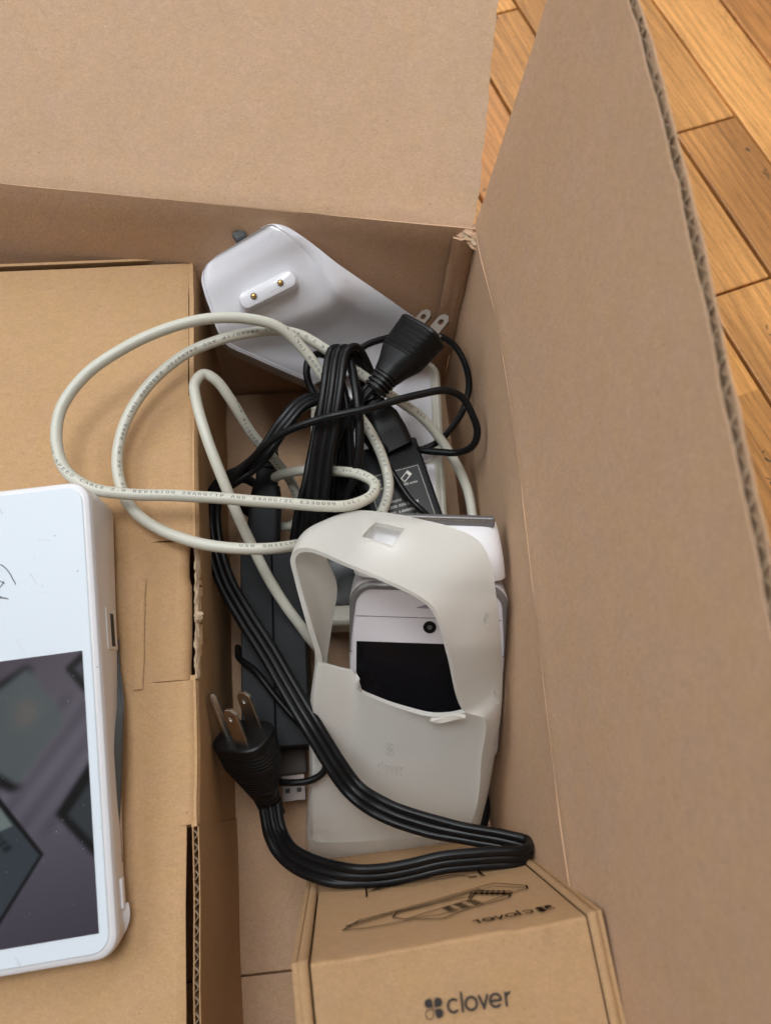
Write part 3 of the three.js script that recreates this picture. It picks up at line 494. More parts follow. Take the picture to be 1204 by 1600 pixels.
// ---- terminal in a cream sleeve, lying at the back
{
  const TL = V([-0.0056,0.052,-0.23]), TR = V([0.0664,0.052,-0.2255]); const x = TR.clone().sub(TL), W = x.length(); x.normalize();
  const z = V([0.065,0.047,-0.131]).sub(V([0.0666,0.052,-0.2213])); z.addScaledVector(x, -z.dot(x)).normalize(); const A = TL.clone().add(TR).multiplyScalar(0.5);
  const T = makeTerminal('payment_terminal', 'white terminal in a cream silicone sleeve under the charger with the printed label', { A, B: TR, D: A.clone().add(z), w: W, l: 0.15, r: 0.011, tTop: 0.045, tBot: 0.03, white: M.sleeve });
  const f = rrect(W - 0.011, 0.06, 0.006, 0, 5, 0.0335); part('face_glass', loft([f.map((p) => p.clone().setY(-0.0005)), f.map((p) => p.clone().setY(0.0011)), f.map((p) => new THREE.Vector3(p.x * 0.985, 0.0015, 0.0335 + (p.z - 0.0335) * 0.985))]), M.whiteGloss, T.t, true);
  flatPart('screen', -W / 2 + 0.0085, W / 2 - 0.0105, 0.064, 0.14, -0.0002, 0.0008, M.screenOff, T, 0.0004);
  flatPart('screen_border', W / 2 - 0.0100, W / 2 - 0.0055, 0.064, 0.14, -0.0002, 0.0011, M.white, T, 0.0004);
  const rim = []; const outer = rrect(W - 0.0005, 0.149, 0.0105, 0, 6, 0.075), inn = rrect(W - 0.0105, 0.139, 0.006, 0, 6, 0.075);
  for (let i = 0; i < outer.length; i++) { const row = []; for (let j = 0; j <= 6; j++) { const k = j / 6, p = outer[i].clone().lerp(inn[i], k); p.y = -0.0015 + 0.0032 * Math.sin(Math.min(1, k * 1.1) * 2.6 + 0.3); row.push(p); } rim.push(row); }
  part('sleeve_rim', sheet(rim, 0.0015, { closed: true }), M.sleeve, T.t, true);
}

// ============ white charging dock in the back corner ============
const dock = thing('charging_dock', 'glossy white charging dock with two gold pins, propped in the back corner', 'charging dock', [0, 0.05, -0.24]);
{
  const D = [[-0.0478,0.123,-0.2434], [-0.0515,0.1205,-0.2416], [-0.0532,0.118,-0.2377], [-0.0525,0.1155,-0.2322], [-0.0506,0.111,-0.2259], [-0.0483,0.105,-0.2182], [-0.0452,0.097,-0.2146], [-0.0334,0.086,-0.2131], [-0.0207,0.077,-0.2107], [-0.0031,0.066,-0.2069]];
  const U = [[-0.0237,0.1345,-0.2496], [-0.0188,0.135,-0.2507], [-0.0148,0.1345,-0.2484], [-0.0095,0.132,-0.2451], [-0.0037,0.1265,-0.2416], [0.0039,0.117,-0.2323], [0.0095,0.109,-0.2261], [0.0189,0.098,-0.2247], [0.0327,0.086,-0.2217], [0.0524,0.07,-0.2151]];
  const O = [[-0.0234,0.1344,-0.25], [-0.0182,0.1348,-0.2516], [-0.0133,0.134,-0.2513], [-0.0067,0.1325,-0.2474], [0.0007,0.129,-0.243], [0.0093,0.1245,-0.2373], [0.0193,0.1185,-0.2326], [0.0309,0.112,-0.2271], [0.0433,0.105,-0.221], [0.0614,0.095,-0.2121]];
  const n = 150, d = curve(D, n), u = curve(U, n), o = curve(O, n), g = [];
  for (let i = 0; i <= n; i++) {
    const row = [], t = i / n, sag = 0.006 * sm(0.46, 0.6, t) * sm(1.1, 0.7, t);
    const dn = new THREE.Vector3(-0.5, -0.6, 0.45).normalize();
    row.push(d[i].clone().addScaledVector(dn, 0.0022), d[i].clone().addScaledVector(dn, 0.0006));
    const lift = 0.007 * sm(0.2, 0.5, t); u[i].y += lift; for (let j = 0; j <= 44; j++) { const k = j / 44, p = d[i].clone().lerp(u[i], k); p.y -= sag * Math.sin(k * 3.14) + lift * (k - Math.pow(k, 22)); p.y -= 0.0009 * Math.exp(-k * 30) + 0.0005 * Math.exp(-(1 - k) * 40); row.push(p); }
    for (let j = 1; j <= 8; j++) { const k = j / 8, p = u[i].clone().lerp(o[i], k); p.y += 0.0006 * Math.sin(k * 3.14); row.push(p); }
    row.push(o[i].clone().add(new THREE.Vector3(0.001, -0.004, -0.0025)));
    g.push(row);
  }
  part('housing', sheet(g, 0.03, { flip: true, crease: 0.55, dir: new THREE.Vector3(0.1, 0.9, 0.42).normalize() }), M.whiteGloss, dock);
  // raised contact bar with two sprung pins
  const a = V([-0.0364,0.115,-0.2225]), b = V([-0.0094,0.1215,-0.2318]), c0 = a.clone().add(b).multiplyScalar(0.5), X = b.clone().sub(a), LN = X.length() ; X.normalize();
  const N = V(U[2]).sub(V(D[1])).cross(V(D[4]).sub(V(D[1]))).normalize(); if (N.y < 0) N.negate(); N.addScaledVector(X, -N.dot(X)).normalize(); const Zx = X.clone().cross(N);
  const F = frame(c0, X, N, Zx), bar = (w, h, y, r) => rrect(w, h, r, y, 6);
  const cb = part('contact_bar', put(loft([bar(LN + 0.001, 0.0095, -0.006, 0.0035), bar(LN + 0.0004, 0.009, -0.0006, 0.0035), bar(LN - 0.0012, 0.0074, 0.0022, 0.003), bar(LN - 0.003, 0.0058, 0.0026, 0.0024)], { crease: 0.5 }), F), M.whiteGloss, dock);
  for (const s of [-0.245, 0.235]) {
    const q = cyl(0.0015, 0.0015, 0.0008, 24); q.translate(LN * s, 0.0027, 0); const ring = part('pin_socket', put(q, F), M.dark, cb);
    const pin = new THREE.SphereGeometry(0.00125, 18, 12); pin.scale(1, 1.1, 1); pin.translate(LN * s, 0.0030, 0); part('contact_pin', put(pin, F), M.gold, cb);
  }
  // rubber foot showing past the back edge
  const ft = rbox(0.006, 0.004, 0.005, 0.0012); ft.rotateY(0.5); ft.translate(...[-0.035,0.124,-0.2547]); part('rubber_foot', ft, M.grip, dock);
  // faint mark on the seat
}

// ============ silicone case ============
const kase = thing('silicone_case', 'empty translucent cream silicone terminal case with a screen opening, lying loose on top', 'device case', [0.0236,0.02,-0.0415]);
{
  // face edge, clockwise from the bottom left, and the back edge behind it
  const Fp = [[-0.0194,0.028,0.0189], [-0.0166,0.056,-0.0124], [-0.0126,0.086,-0.0441], [-0.0104,0.094,-0.0534], [-0.0136,0.107,-0.0678], [-0.0171,0.118,-0.0845], [-0.0179,0.124,-0.0918], [-0.0155,0.126,-0.0945], [-0.0103,0.127,-0.0946], [0.0042,0.129,-0.0867], [0.0189,0.131,-0.0784], [0.0309,0.131,-0.0712], [0.0371,0.129,-0.066], [0.0404,0.125,-0.0597], [0.0437,0.115,-0.0485], [0.0505,0.095,-0.0279], [0.0584,0.091,-0.0245], [0.058,0.074,-0.0094], [0.0565,0.052,0.0111], [0.0526,0.038,0.0205], [0.0445,0.033,0.0225], [0.0143,0.029,0.0219], [-0.0125,0.027,0.0207]];
  const Bp = [[-0.0219,0.006,0.0286], [-0.0177,0.03,-0.0089], [-0.014,0.052,-0.0353], [-0.0092,0.07,-0.056], [-0.0044,0.082,-0.0754], [-0.0014,0.092,-0.0875], [-0.0091,0.107,-0.1098], [-0.003,0.1075,-0.1133], [0.0099,0.1075,-0.1166], [0.0244,0.108,-0.1144], [0.0395,0.109,-0.1097], [0.0535,0.11,-0.1041], [0.0626,0.111,-0.0972], [0.0662,0.111,-0.0865], [0.0675,0.107,-0.0711], [0.0707,0.084,-0.0473], [0.0708,0.075,-0.0358], [0.0689,0.056,-0.0163], [0.0643,0.031,0.0086], [0.0587,0.014,0.0255], [0.0466,0.009,0.03], [0.0143,0.005,0.0329], [-0.0145,0.004,0.0321]];
  const n = 440; const c1 = new THREE.CatmullRomCurve3(Fp.map(V), true, 'centripetal'), c2 = new THREE.CatmullRomCurve3(Bp.map(V), true, 'centripetal');
  const g = [], J = 32, K = Fp.length, mid = V([0.0244,0.06,-0.04]);
  for (let i = 0; i < n; i++) {
    const t = i / n, f = c1.getPoint(t), b = c2.getPoint(t), row = [];
    for (let j = 0; j <= J; j++) { const k = j / J, p = f.clone().lerp(b, k), out = p.clone().sub(mid).setY(0).normalize(); p.addScaledVector(out, 0.0022 * Math.sin(k * 3.14)); row.push(p); }
    g.push(row);
  }
  const seg = (k) => k / K * n, hole = (i, j) => (i >= 172 && i < 187 && j >= 13 && j < 23) || (Math.hypot((i - 268.5) * 1.25, j - 21.5) < 2.4) || (i >= 292 && i < 304 && j >= 17 && j < 19);
  part('shell', sheet(g, 0.0021, { closed: true, mask: hole, flip: false, crease: 0.9 }), M.silicone, kase);
  // front panel below the opening
  const L = curve([Fp[3], Fp[2], Fp[1], Fp[0]].map(V), 30), Rr = curve([[0.0506,0.0945,-0.0277], Fp[16], Fp[17], Fp[18], Fp[19]].map(V), 30);
  const top = curve([[-0.0104,0.094,-0.0534], [-0.0013,0.093,-0.0501], [0.0048,0.0925,-0.0478], [0.0055,0.0885,-0.042], [0.0142,0.0875,-0.0365], [0.0248,0.088,-0.0316], [0.0347,0.09,-0.0279], [0.0432,0.092,-0.027], [0.0506,0.0945,-0.0277]], 60), bot = curve([[-0.0194,0.028,0.0189], [-0.0125,0.027,0.0207], [0.0143,0.029,0.0219], [0.0445,0.033,0.0225], [0.0526,0.038,0.0205]], 60), h = [];
  for (let i = 0; i <= 60; i++) { const u = i / 60, row = []; for (let j = 0; j <= 30; j++) {                      // Coons patch
    const v = j / 30, p = top[i].clone().multiplyScalar(1 - v).addScaledVector(bot[i], v).addScaledVector(L[j], 1 - u).addScaledVector(Rr[j], u);
    p.sub(bil(top[0], top[60], bot[60], bot[0], u, v)); p.y += 0.0016 * Math.sin(u * 3.14) * Math.sin(v * 3.14); row.push(p); } h.push(row); }
  part('front_panel', sheet(h, 0.0021, { flip: true, crease: 0.8 }), M.silicone, kase);
  // moulded mark imitated in colour: pale strokes stand for its lit relief
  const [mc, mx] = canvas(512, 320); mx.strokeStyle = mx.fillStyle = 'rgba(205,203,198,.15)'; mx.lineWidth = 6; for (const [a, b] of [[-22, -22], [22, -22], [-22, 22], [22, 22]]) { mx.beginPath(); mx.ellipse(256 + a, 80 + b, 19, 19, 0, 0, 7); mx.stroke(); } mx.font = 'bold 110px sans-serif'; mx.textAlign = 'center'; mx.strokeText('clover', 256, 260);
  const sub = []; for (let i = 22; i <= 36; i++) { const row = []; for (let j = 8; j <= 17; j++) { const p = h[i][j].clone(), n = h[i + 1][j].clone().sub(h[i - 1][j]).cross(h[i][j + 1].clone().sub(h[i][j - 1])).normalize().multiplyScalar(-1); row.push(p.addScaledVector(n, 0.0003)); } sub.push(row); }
  part('painted_relief_mark', sheet(sub, 0.0001, { flip: true, uv: (u, v) => [u, 1 - v] }), mat({ map: ctex(mc, true, false), transparent: true, roughness: 0.6 }), kase);
  const lip = []; for (let i = 0; i <= 24; i++) { const p = curve([[0.0356,0.0915,-0.0269], [0.0396,0.0925,-0.0251], [0.0443,0.0945,-0.0256], [0.0497,0.0955,-0.0266]], 24)[i], row = []; for (let j = 0; j <= 3; j++) row.push(new THREE.Vector3(p.x, p.y + j * 0.0005, p.z - j * 0.0007 * Math.sin(i / 24 * 3.14))); lip.push(row); }
  part('torn_lip', sheet(lip, 0.0014, { flip: true }), M.silicone, kase);
}

// ============ power brick at the left, standing on its edge ============
const brick = thing('power_brick', 'long dark grey power brick with a centre seam, standing by the carton', 'power adapter', [-0.0361,0,-0.0799]);
{
  const a = V([-0.0318,0.05,-0.1223]), b = V([-0.0333,0.05,-0.0232]), Z = b.clone().sub(a), LN = Z.length(); Z.normalize(); const X = new THREE.Vector3(1, 0, 0).addScaledVector(Z, -Z.x).normalize(), Y = Z.clone().cross(X), c0 = a.clone().add(b).multiplyScalar(0.5);
  const half = (s) => put(rbox(0.0158, 0.044, LN, 0.0008, s * 0.0079, -0.022, 0), frame(c0, X, Y, Z));
  part('case_half', half(-1), M.brick, brick); part('case_half', half(1), M.brick, brick);
  // output lead leaving the near end and doubling back
  part('output_lead', tube([[-0.0524,0.03,-0.075], [-0.0486,0.05,-0.0655], [-0.0413,0.056,-0.0584], [-0.0325,0.058,-0.0464], [-0.0229,0.06,-0.0338], [-0.0145,0.062,-0.0245], [-0.0106,0.062,-0.0172], [-0.0116,0.06,-0.0105], [-0.0177,0.057,-0.007], [-0.0265,0.055,-0.0067], [-0.0347,0.05,-0.0086], [-0.0414,0.035,-0.0138]], 0.0016, { n: 160 }), M.cord, brick);
}

// ============ front power cord: plug, flat lead, socket in the brick ============
const cordA = thing('power_cable', 'black flat power cord whose three-prong plug leans on the carton at the front', 'power cord', [-0.0375,0.05,0.0049]);
function plugBody(A, tip, up, S, mk) {               // lofted grip: A = cable end, tip = prong face
  const Z = V(tip).sub(V(A)), LN = Z.length(); Z.normalize(); const X = V(up).cross(Z).normalize(), Y = Z.clone().cross(X); return { F: frame(A, X, Y, Z), LN, X, Y, Z };
}
function superRing(w, h, z, e = 3.2, n = 36, dy = 0) { const o = []; for (let i = 0; i < n; i++) { const a = i / n * Math.PI * 2, c = Math.cos(a), s = Math.sin(a); o.push(new THREE.Vector3(w / 2 * Math.sign(c) * Math.pow(Math.abs(c), 2 / e), h / 2 * Math.sign(s) * Math.pow(Math.abs(s), 2 / e) + dy, z)); } return o; }
function plug(parent, A, tip, up, prof, ribs, prongs, relief) {
  const { F, LN } = plugBody(A, tip, up); const rings = [];
  prof.forEach(([z, w, h, e]) => rings.push([z, w, h, e]));
  const at = (z) => { let k = 0; while (k < rings.length - 2 && rings[k + 1][0] < z) k++; const t = Math.min(1, Math.max(0, (z - rings[k][0]) / (rings[k + 1][0] - rings[k][0]))); return [lerp(rings[k][1], rings[k + 1][1], t), lerp(rings[k][2], rings[k + 1][2], t), lerp(rings[k][3], rings[k + 1][3], t)]; };
  const out = [], N = 96;
  for (let i = 0; i <= N; i++) { const z = i / N, [w, h, e] = at(z); const rb = z > ribs[0] && z < ribs[1] ? -0.00035 * (0.5 + 0.5 * Math.cos((z - ribs[0]) / (ribs[1] - ribs[0]) * ribs[2] * 6.283)) : 0; out.push(superRing(w + rb * 2, h + rb * 2, z * LN, e)); }
  out.unshift(superRing(rings[0][1] * 0.9, rings[0][2] * 0.9, 0, rings[0][3])); const l = rings[rings.length - 1]; out.push(superRing(l[1] * 0.94, l[2] * 0.94, LN + 0.0007, l[3]));
  part('plug_body', put(loft(out, { crease: 0.45 }), F), M.black, parent);
  // strain relief: stacked collars
  for (let k = 0; k < relief.n; k++) { const z = -relief.len * (k + 0.5) / relief.n, s = lerp(1, relief.end, (k + 0.5) / relief.n), w = rings[0][1] * s, h = rings[0][2] * s, d = relief.len / relief.n * 0.36; part('relief_collar', put(loft([superRing(w * 0.86, h * 0.86, z - d, 2.4), superRing(w, h, z - d * 0.7, 2.4), superRing(w, h, z + d * 0.7, 2.4), superRing(w * 0.86, h * 0.86, z + d, 2.4)], { crease: 0.5 }), F), M.black, parent); }
  part('relief_core', put(loft([superRing(rings[0][1] * relief.end * 0.7, rings[0][2] * relief.end * 0.7, -relief.len, 2.2), superRing(rings[0][1] * 0.75, rings[0][2] * 0.75, 0.001, 2.2)]), F), M.black, parent);
  for (const [kind, x, y, len] of prongs) {
    if (kind === 'pin') { const g = loft([0, 0.82, 0.93, 0.985, 1].map((t, q) => superRing([0.0044, 0.0044, 0.0038, 0.0024, 0.0006][q], [0.0044, 0.0044, 0.0038, 0.0024, 0.0006][q], LN + t * len, 2, 20, y).map((p) => p.setX(p.x + x)))); part('ground_pin', put(g, F), M.metal, parent); }
    else {
      const sh = new THREE.Shape(), w = 0.0031; sh.moveTo(-w, 0); sh.lineTo(w, 0); sh.lineTo(w, len - 0.0022); sh.lineTo(w - 0.0018, len); sh.lineTo(-w + 0.0018, len); sh.lineTo(-w, len - 0.0022); sh.closePath(); const ho = new THREE.Path(); ho.absarc(0, len - 0.0042, 0.00145, 0, Math.PI * 2, true); sh.holes.push(ho);
      const g = new THREE.ExtrudeGeometry(sh, { depth: 0.0011, bevelEnabled: true, bevelSize: 0.00018, bevelThickness: 0.00018, bevelSegments: 1, curveSegments: 16 }); g.rotateX(Math.PI / 2); g.translate(0, 0.00075, 0); if (kind === 'side') g.rotateZ(Math.PI / 2); g.translate(x, y, LN - 0.0005);
      part('blade', put(boxUV(g), F), kind === 'dull' ? M.dullMetal : M.metal, parent);
    }
  }
}
{
  // front plug: cable end at the lower right, prongs to the upper left
  const A = V([-0.0385,0.052,-0.0034]), tip = V([-0.0451,0.074,-0.0277]);
  plug(cordA, A, tip, [-0.55, 1, 0.35], [[0, 0.0125, 0.0105, 2.6], [0.25, 0.0185, 0.0135, 2.8], [0.6, 0.0262, 0.0185, 3], [1, 0.0262, 0.0205, 3.2]], [0.16, 0.86, 13], [['flat', -0.0032, 0.0058, 0.020], ['flat', -0.0032, -0.0058, 0.020], ['pin', 0.0082, 0.0, 0.023]], { n: 4, len: 0.0135, end: 0.82 });
  const up = [0.05, 0.62, -0.78], pts = [[-0.0363,0.058,0.0027], [-0.0338,0.062,0.0127], [-0.0266,0.072,0.0223], [-0.0131,0.084,0.0284], [0.0033,0.093,0.0305], [0.0208,0.096,0.03], [0.036,0.097,0.0284], [0.0538,0.097,0.0284], [0.0646,0.096,0.029], [0.0692,0.092,0.0285], [0.0698,0.086,0.0264], [0.0618,0.083,0.0236], [0.047,0.081,0.0202], [0.029,0.079,0.0147], [0.0135,0.077,0.0078], [0.002,0.07,-0.0011], [-0.0068,0.072,-0.0138], [-0.0156,0.074,-0.0306], [-0.0243,0.072,-0.0469], [-0.0332,0.069,-0.064], [-0.0434,0.066,-0.082], [-0.0524,0.064,-0.0988], [-0.0568,0.064,-0.1137], [-0.0588,0.066,-0.1281], [-0.0577,0.07,-0.14], [-0.0515,0.075,-0.147], [-0.0421,0.08,-0.1507], [-0.0331,0.084,-0.1561], [-0.0263,0.088,-0.1623], [-0.0195,0.092,-0.1702], [-0.0113,0.093,-0.1788], [-0.0019,0.09,-0.1834], [0.0075,0.08,-0.1847], [0.0104,0.07,-0.1795]];
  const flat = [0.9, 0.25, -0.2], ds = pts.map((_, i) => (i < 2 ? [1, 0.2, 0.25] : i < 4 ? [0.62, 0.3, -0.75] : i < 13 ? up : i < 17 ? [0.45, 0.35, -0.7] : i < 22 ? [0.75, 0.4, -0.35] : i < 26 ? [0.9, 0.35, 0.2] : [0.55, 0.4, 0.6]));
  part('flat_lead', flatCord(pts, ds, 0.00185, { n: 420 }), M.cord, cordA);
  // socket end pushed into the brick
  const S0 = V([-0.0359,0.047,-0.1256]), S1 = V([-0.0316,0.058,-0.1606]); const { F, LN } = plugBody(S0, S1, [0, 1, 0.3]);
  part('socket', put(loft([superRing(0.0165, 0.0145, -0.004, 6), superRing(0.0165, 0.0150, LN * 0.55, 6), superRing(0.0135, 0.0125, LN * 0.78, 4), superRing(0.0115, 0.0105, LN * 0.8, 4), superRing(0.0112, 0.0100, LN, 4)], { crease: 0.4 }), F), M.brick, cordA);
  for (let k = 0; k < 4; k++) { const z = LN + 0.001 + k * 0.0032; part('relief_collar', put(loft([superRing(0.0098, 0.0088, z, 4), superRing(0.0112 - k * 0.0005, 0.0098 - k * 0.0004, z + 0.0005, 4), superRing(0.0112 - k * 0.0005, 0.0098 - k * 0.0004, z + 0.0018, 4), superRing(0.0098, 0.0088, z + 0.0023, 4)], { crease: 0.4 }), F), M.brick, cordA); }
  part('relief_core', put(loft([superRing(0.008, 0.007, LN - 0.001, 4), superRing(0.0066, 0.006, LN + 0.0155, 3)]), F), M.black, cordA);
}

// ============ rear power cord: plug pointing to the corner, gathered in folds ============
const cordB = thing('power_cable', 'bundled black power cord with a ribbed plug pointing up to the corner', 'power cord', [0.0025,0.06,-0.1628]);
{
  const A = V([0.0296,0.112,-0.1807]), tip = V([0.0484,0.119,-0.1997]);
  plug(cordB, A, tip, [-0.55, 1, 0.0], [[0, 0.0125, 0.0115, 2.6], [0.15, 0.015, 0.013, 2.8], [0.45, 0.022, 0.017, 3.4], [1, 0.0238, 0.017, 4]], [0.42, 0.95, 16], [['dull', -0.0068, 0.002, 0.0115], ['dull', 0.0070, -0.003, 0.0115]], { n: 4, len: 0.0085, end: 0.92 });
  const w = [1, 0.15, 0.1];
  // the broad fold that arches over the heap
  const f1 = [[-0.0087,0.074,-0.1183], [-0.007,0.086,-0.1285], [-0.0039,0.094,-0.1413], [-0.0008,0.101,-0.1543], [0.0025,0.108,-0.1704], [0.006,0.112,-0.1866], [0.009,0.112,-0.1955], [0.0135,0.108,-0.1992], [0.018,0.1,-0.1967], [0.0224,0.086,-0.1884], [0.0233,0.074,-0.1766]];
  part('flat_lead', flatCord(f1, f1.map(() => w), 0.0021, { n: 200 }), M.cord, cordB);
  const f2 = [[-0.0161,0.066,-0.1166], [-0.0123,0.076,-0.1294], [-0.0077,0.083,-0.1412], [-0.0035,0.088,-0.1573], [0.0015,0.09,-0.1768], [0.0079,0.088,-0.1875]];
  part('flat_lead', flatCord(f2, f2.map(() => [1, -0.1, 0.1]), 0.0020, { n: 120 }), M.cord, cordB);
  const f3 = [[-0.0001,0.062,-0.1217], [0.0029,0.074,-0.1357], [0.0054,0.084,-0.1517], [0.0083,0.091,-0.1654], [0.0138,0.1,-0.1741]];
  part('flat_lead', flatCord(f3, f3.map(() => [1, 0.2, 0]), 0.0020, { n: 120 }), M.cord, cordB);
  const f4 = [[0.0273,0.11,-0.1813], [0.0201,0.106,-0.1765], [0.0129,0.101,-0.1702], [0.0069,0.096,-0.1629], [0.0033,0.09,-0.1559], [0.0013,0.082,-0.1461], [-0.0019,0.07,-0.1309]];
  part('flat_lead', flatCord(f4, f4.map(() => [0.8, 0.3, 0.5]), 0.0017, { n: 140, leads: 2 }), M.cord, cordB);
  const r1 = [[0.0153,0.103,-0.194], [0.0133,0.106,-0.1965], [0.0137,0.108,-0.1896], [0.0151,0.108,-0.1757], [0.0156,0.104,-0.1616], [0.0144,0.099,-0.1492], [0.0116,0.092,-0.1394], [0.0075,0.084,-0.1331], [0.0052,0.075,-0.1235]];
  part('lead', tube(r1, 0.0022, { n: 140 }), M.cord, cordB);
  const r2 = [[0.0075,0.1,-0.1885], [0.0097,0.102,-0.1795], [0.0109,0.1,-0.1708], [0.0111,0.094,-0.1569], [0.0107,0.086,-0.1437], [0.0085,0.07,-0.1301]];
  part('lead', tube(r2, 0.0022, { n: 110 }), M.cord, cordB);
  // socket pushed into the labelled charger
  const S0 = V([0.0342,0.0745,-0.1633]), S1 = V([0.0262,0.0795,-0.1819]), { F, LN } = plugBody(S0, S1, [0, 1, 0.2]);
  part('socket', put(loft([superRing(0.0165, 0.0120, -0.003, 5), superRing(0.0175, 0.0125, LN * 0.25, 5), superRing(0.0165, 0.0125, LN * 0.7, 4), superRing(0.0115, 0.0105, LN, 3)], { crease: 0.4 }), F), M.black, cordB);
  for (let k = 0; k < 4; k++) { const z = LN + 0.001 + k * 0.003; part('relief_collar', put(loft([superRing(0.0095, 0.0088, z, 4), superRing(0.011 - k * 0.0005, 0.0098, z + 0.0005, 4), superRing(0.011 - k * 0.0005, 0.0098, z + 0.0017, 4), superRing(0.0095, 0.0088, z + 0.0022, 4)], { crease: 0.4 }), F), M.black, cordB); }
  part('relief_core', put(loft([superRing(0.008, 0.007, LN - 0.001, 4), superRing(0.006, 0.0055, LN + 0.014, 3)]), F), M.black, cordB);
}

// ============ charger with a printed label ============
const charger = thing('labelled_charger', 'black charger with white label print, lying on the sleeved terminal', 'power adapter', [0.0349,0.055,-0.1481]);
{
  const TR = V([0.0452,0.074,-0.1678]), TL = V([0.0117,0.074,-0.1608]), BR = V([0.0507,0.0745,-0.1213]); const X = TR.clone().sub(TL).normalize(), Z = BR.clone().sub(TR); Z.addScaledVector(X, -Z.dot(X)).normalize(); const Y = Z.clone().cross(X), W = 0.034, L = 0.075;
  const o = TR.clone().addScaledVector(X, -W / 2).addScaledVector(Z, L / 2), F = frame(o, X, Y, Z);
  part('charger_case', put(rbox(W, 0.022, L, 0.0018, 0, -0.011, 0), F), M.brick, charger);
  const st = cyl(0.0016, 0.0017, 0.0008, 24); st.translate(W / 2 - 0.0062, 0.0002, -L / 2 + 0.0052); part('case_stud', put(st, F), M.brick, charger);
  const [c, x] = canvas(1024, 1536); x.fillStyle = '#070708'; x.fillRect(0, 0, 1024, 1536); x.strokeStyle = '#c9c5bd'; x.lineWidth = 7; x.strokeRect(26, 26, 972, 1484); x.fillStyle = '#d8d4cc';
  const T = (s, a, b, sz, al = 'left') => { x.font = `bold ${sz}px sans-serif`; x.textAlign = al; x.fillText(s, a, b); };
  x.lineWidth = 5; x.beginPath(); x.moveTo(520, 70); x.lineTo(520, 330); x.moveTo(300, 90); x.lineTo(300, 330); x.stroke();
  for (const [dx, dy, f] of [[-34, -34, 1], [34, -34, 1], [-34, 34, 0], [34, 34, 1]]) { x.beginPath(); x.ellipse(170 + dx, 160 + dy, 30, 30, 0, 0, 7); f ? x.fill() : x.stroke(); }
  T('clover', 90, 290, 62); x.save(); x.translate(720, 170); x.rotate(-0.6); x.lineWidth = 20; x.strokeRect(-90, -42, 150, 84); x.fillRect(50, -52, 60, 104); x.restore();
  T('C403 series', 600, 320, 54); T('Power Adapter', 90, 560, 58);
  const rows = ['CAUTION: RISK SHOCK', 'NO.LOT:  E-RH8902', 'INPUT: 100-240V~, 1.5A', '50-60Hz   12.0V 3A', 'DC OUTPUT 12.0V   40.0W', 'Guangdong/Shenzhen', 'MADE IN CHINA'];
  T('电源', 620, 470, 60); rows.forEach((s, i) => T(s, 90, 660 + i * 108, 66));
  x.fillStyle = '#e8e4dc'; x.lineWidth = 16; x.strokeStyle = '#e8e4dc'; x.beginPath(); x.moveTo(840, 1380); x.lineTo(840, 1450); x.lineTo(930, 1450); x.stroke();
  const lg = new THREE.BoxGeometry(W - 0.0062, 0.0003, 0.046); lg.translate(-0.0003, 0.0001, -L / 2 + 0.0155 + 0.023);
  part('label', put(lg, F), mat({ map: ctex(c, true, false), roughness: 0.45 }), charger);
  // its thin output lead with a moulded sleeve
  part('output_lead', tube([[0.0182,0.08,-0.171], [0.0219,0.0805,-0.1619], [0.0253,0.0805,-0.1561], [0.0283,0.0805,-0.151], [0.0323,0.08,-0.1421], [0.0381,0.0795,-0.131], [0.0449,0.0785,-0.1233], [0.0514,0.074,-0.1181]], 0.00155, { n: 90 }), M.cord, charger);
  for (const [p, q, r] of [[[0.0197,0.0805,-0.1663], [0.0236,0.0805,-0.1594], 0.0031], [[0.0236,0.0806,-0.159], [0.0255,0.0806,-0.1557], 0.0024]]) part('lead_sleeve', tube([p, V(p).lerp(V(q), 0.5), q], r, { n: 12, rAt: (t) => r * (t < 0.08 || t > 0.92 ? 0.8 : 1) }), M.black, charger);
  part('lead_sleeve', tube([[0.0243,0.081,-0.1594], [0.026,0.081,-0.1572], [0.0281,0.08,-0.1589]], 0.0023, { n: 14 }), M.black, charger);
}

// ============ thin black leads lying over the heap ============
const thin = thing('thin_lead', 'thin round black cable looping over the heap to the right wall', 'cable', [0.03,0.08,-0.1803]);
part('lead', tube([[-0.0536,0.072,-0.1433], [-0.0473,0.078,-0.1472], [-0.0373,0.088,-0.1522], [-0.027,0.098,-0.1568], [-0.0159,0.106,-0.1594], [-0.0009,0.1125,-0.1603], [0.0153,0.1135,-0.163], [0.0304,0.1125,-0.1668], [0.0442,0.111,-0.1705], [0.0568,0.109,-0.1728], [0.0653,0.105,-0.1707], [0.0701,0.1,-0.1642], [0.0727,0.094,-0.1575], [0.0706,0.088,-0.1533], [0.0643,0.081,-0.1536], [0.0554,0.077,-0.1564], [0.0464,0.073,-0.1603], [0.0395,0.066,-0.1685]], 0.0018, { n: 300 }), M.cord, thin);
const thin2 = thing('thin_lead', 'thin round black cable ring standing behind the rear plug', 'cable', [0.0645,0.07,-0.2144]);
part('lead', tube([[0.0137,0.098,-0.1979], [0.0172,0.1,-0.2022], [0.0235,0.1,-0.2062], [0.0317,0.099,-0.2094], [0.0454,0.095,-0.2149], [0.0592,0.09,-0.2167], [0.0685,0.086,-0.2126], [0.0739,0.082,-0.2033], [0.0752,0.077,-0.1921], [0.0712,0.072,-0.1811], [0.0653,0.067,-0.1744], [0.0584,0.0625,-0.1689], [0.0497,0.0615,-0.1655], [0.0429,0.061,-0.1647]], 0.0017, { n: 240 }), M.cord, thin2);
const thin3 = thing('thin_lead', 'thin black cable arc crossing the beige cables left of the bundle', 'cable', [-0.0046,0.07,-0.2069]);
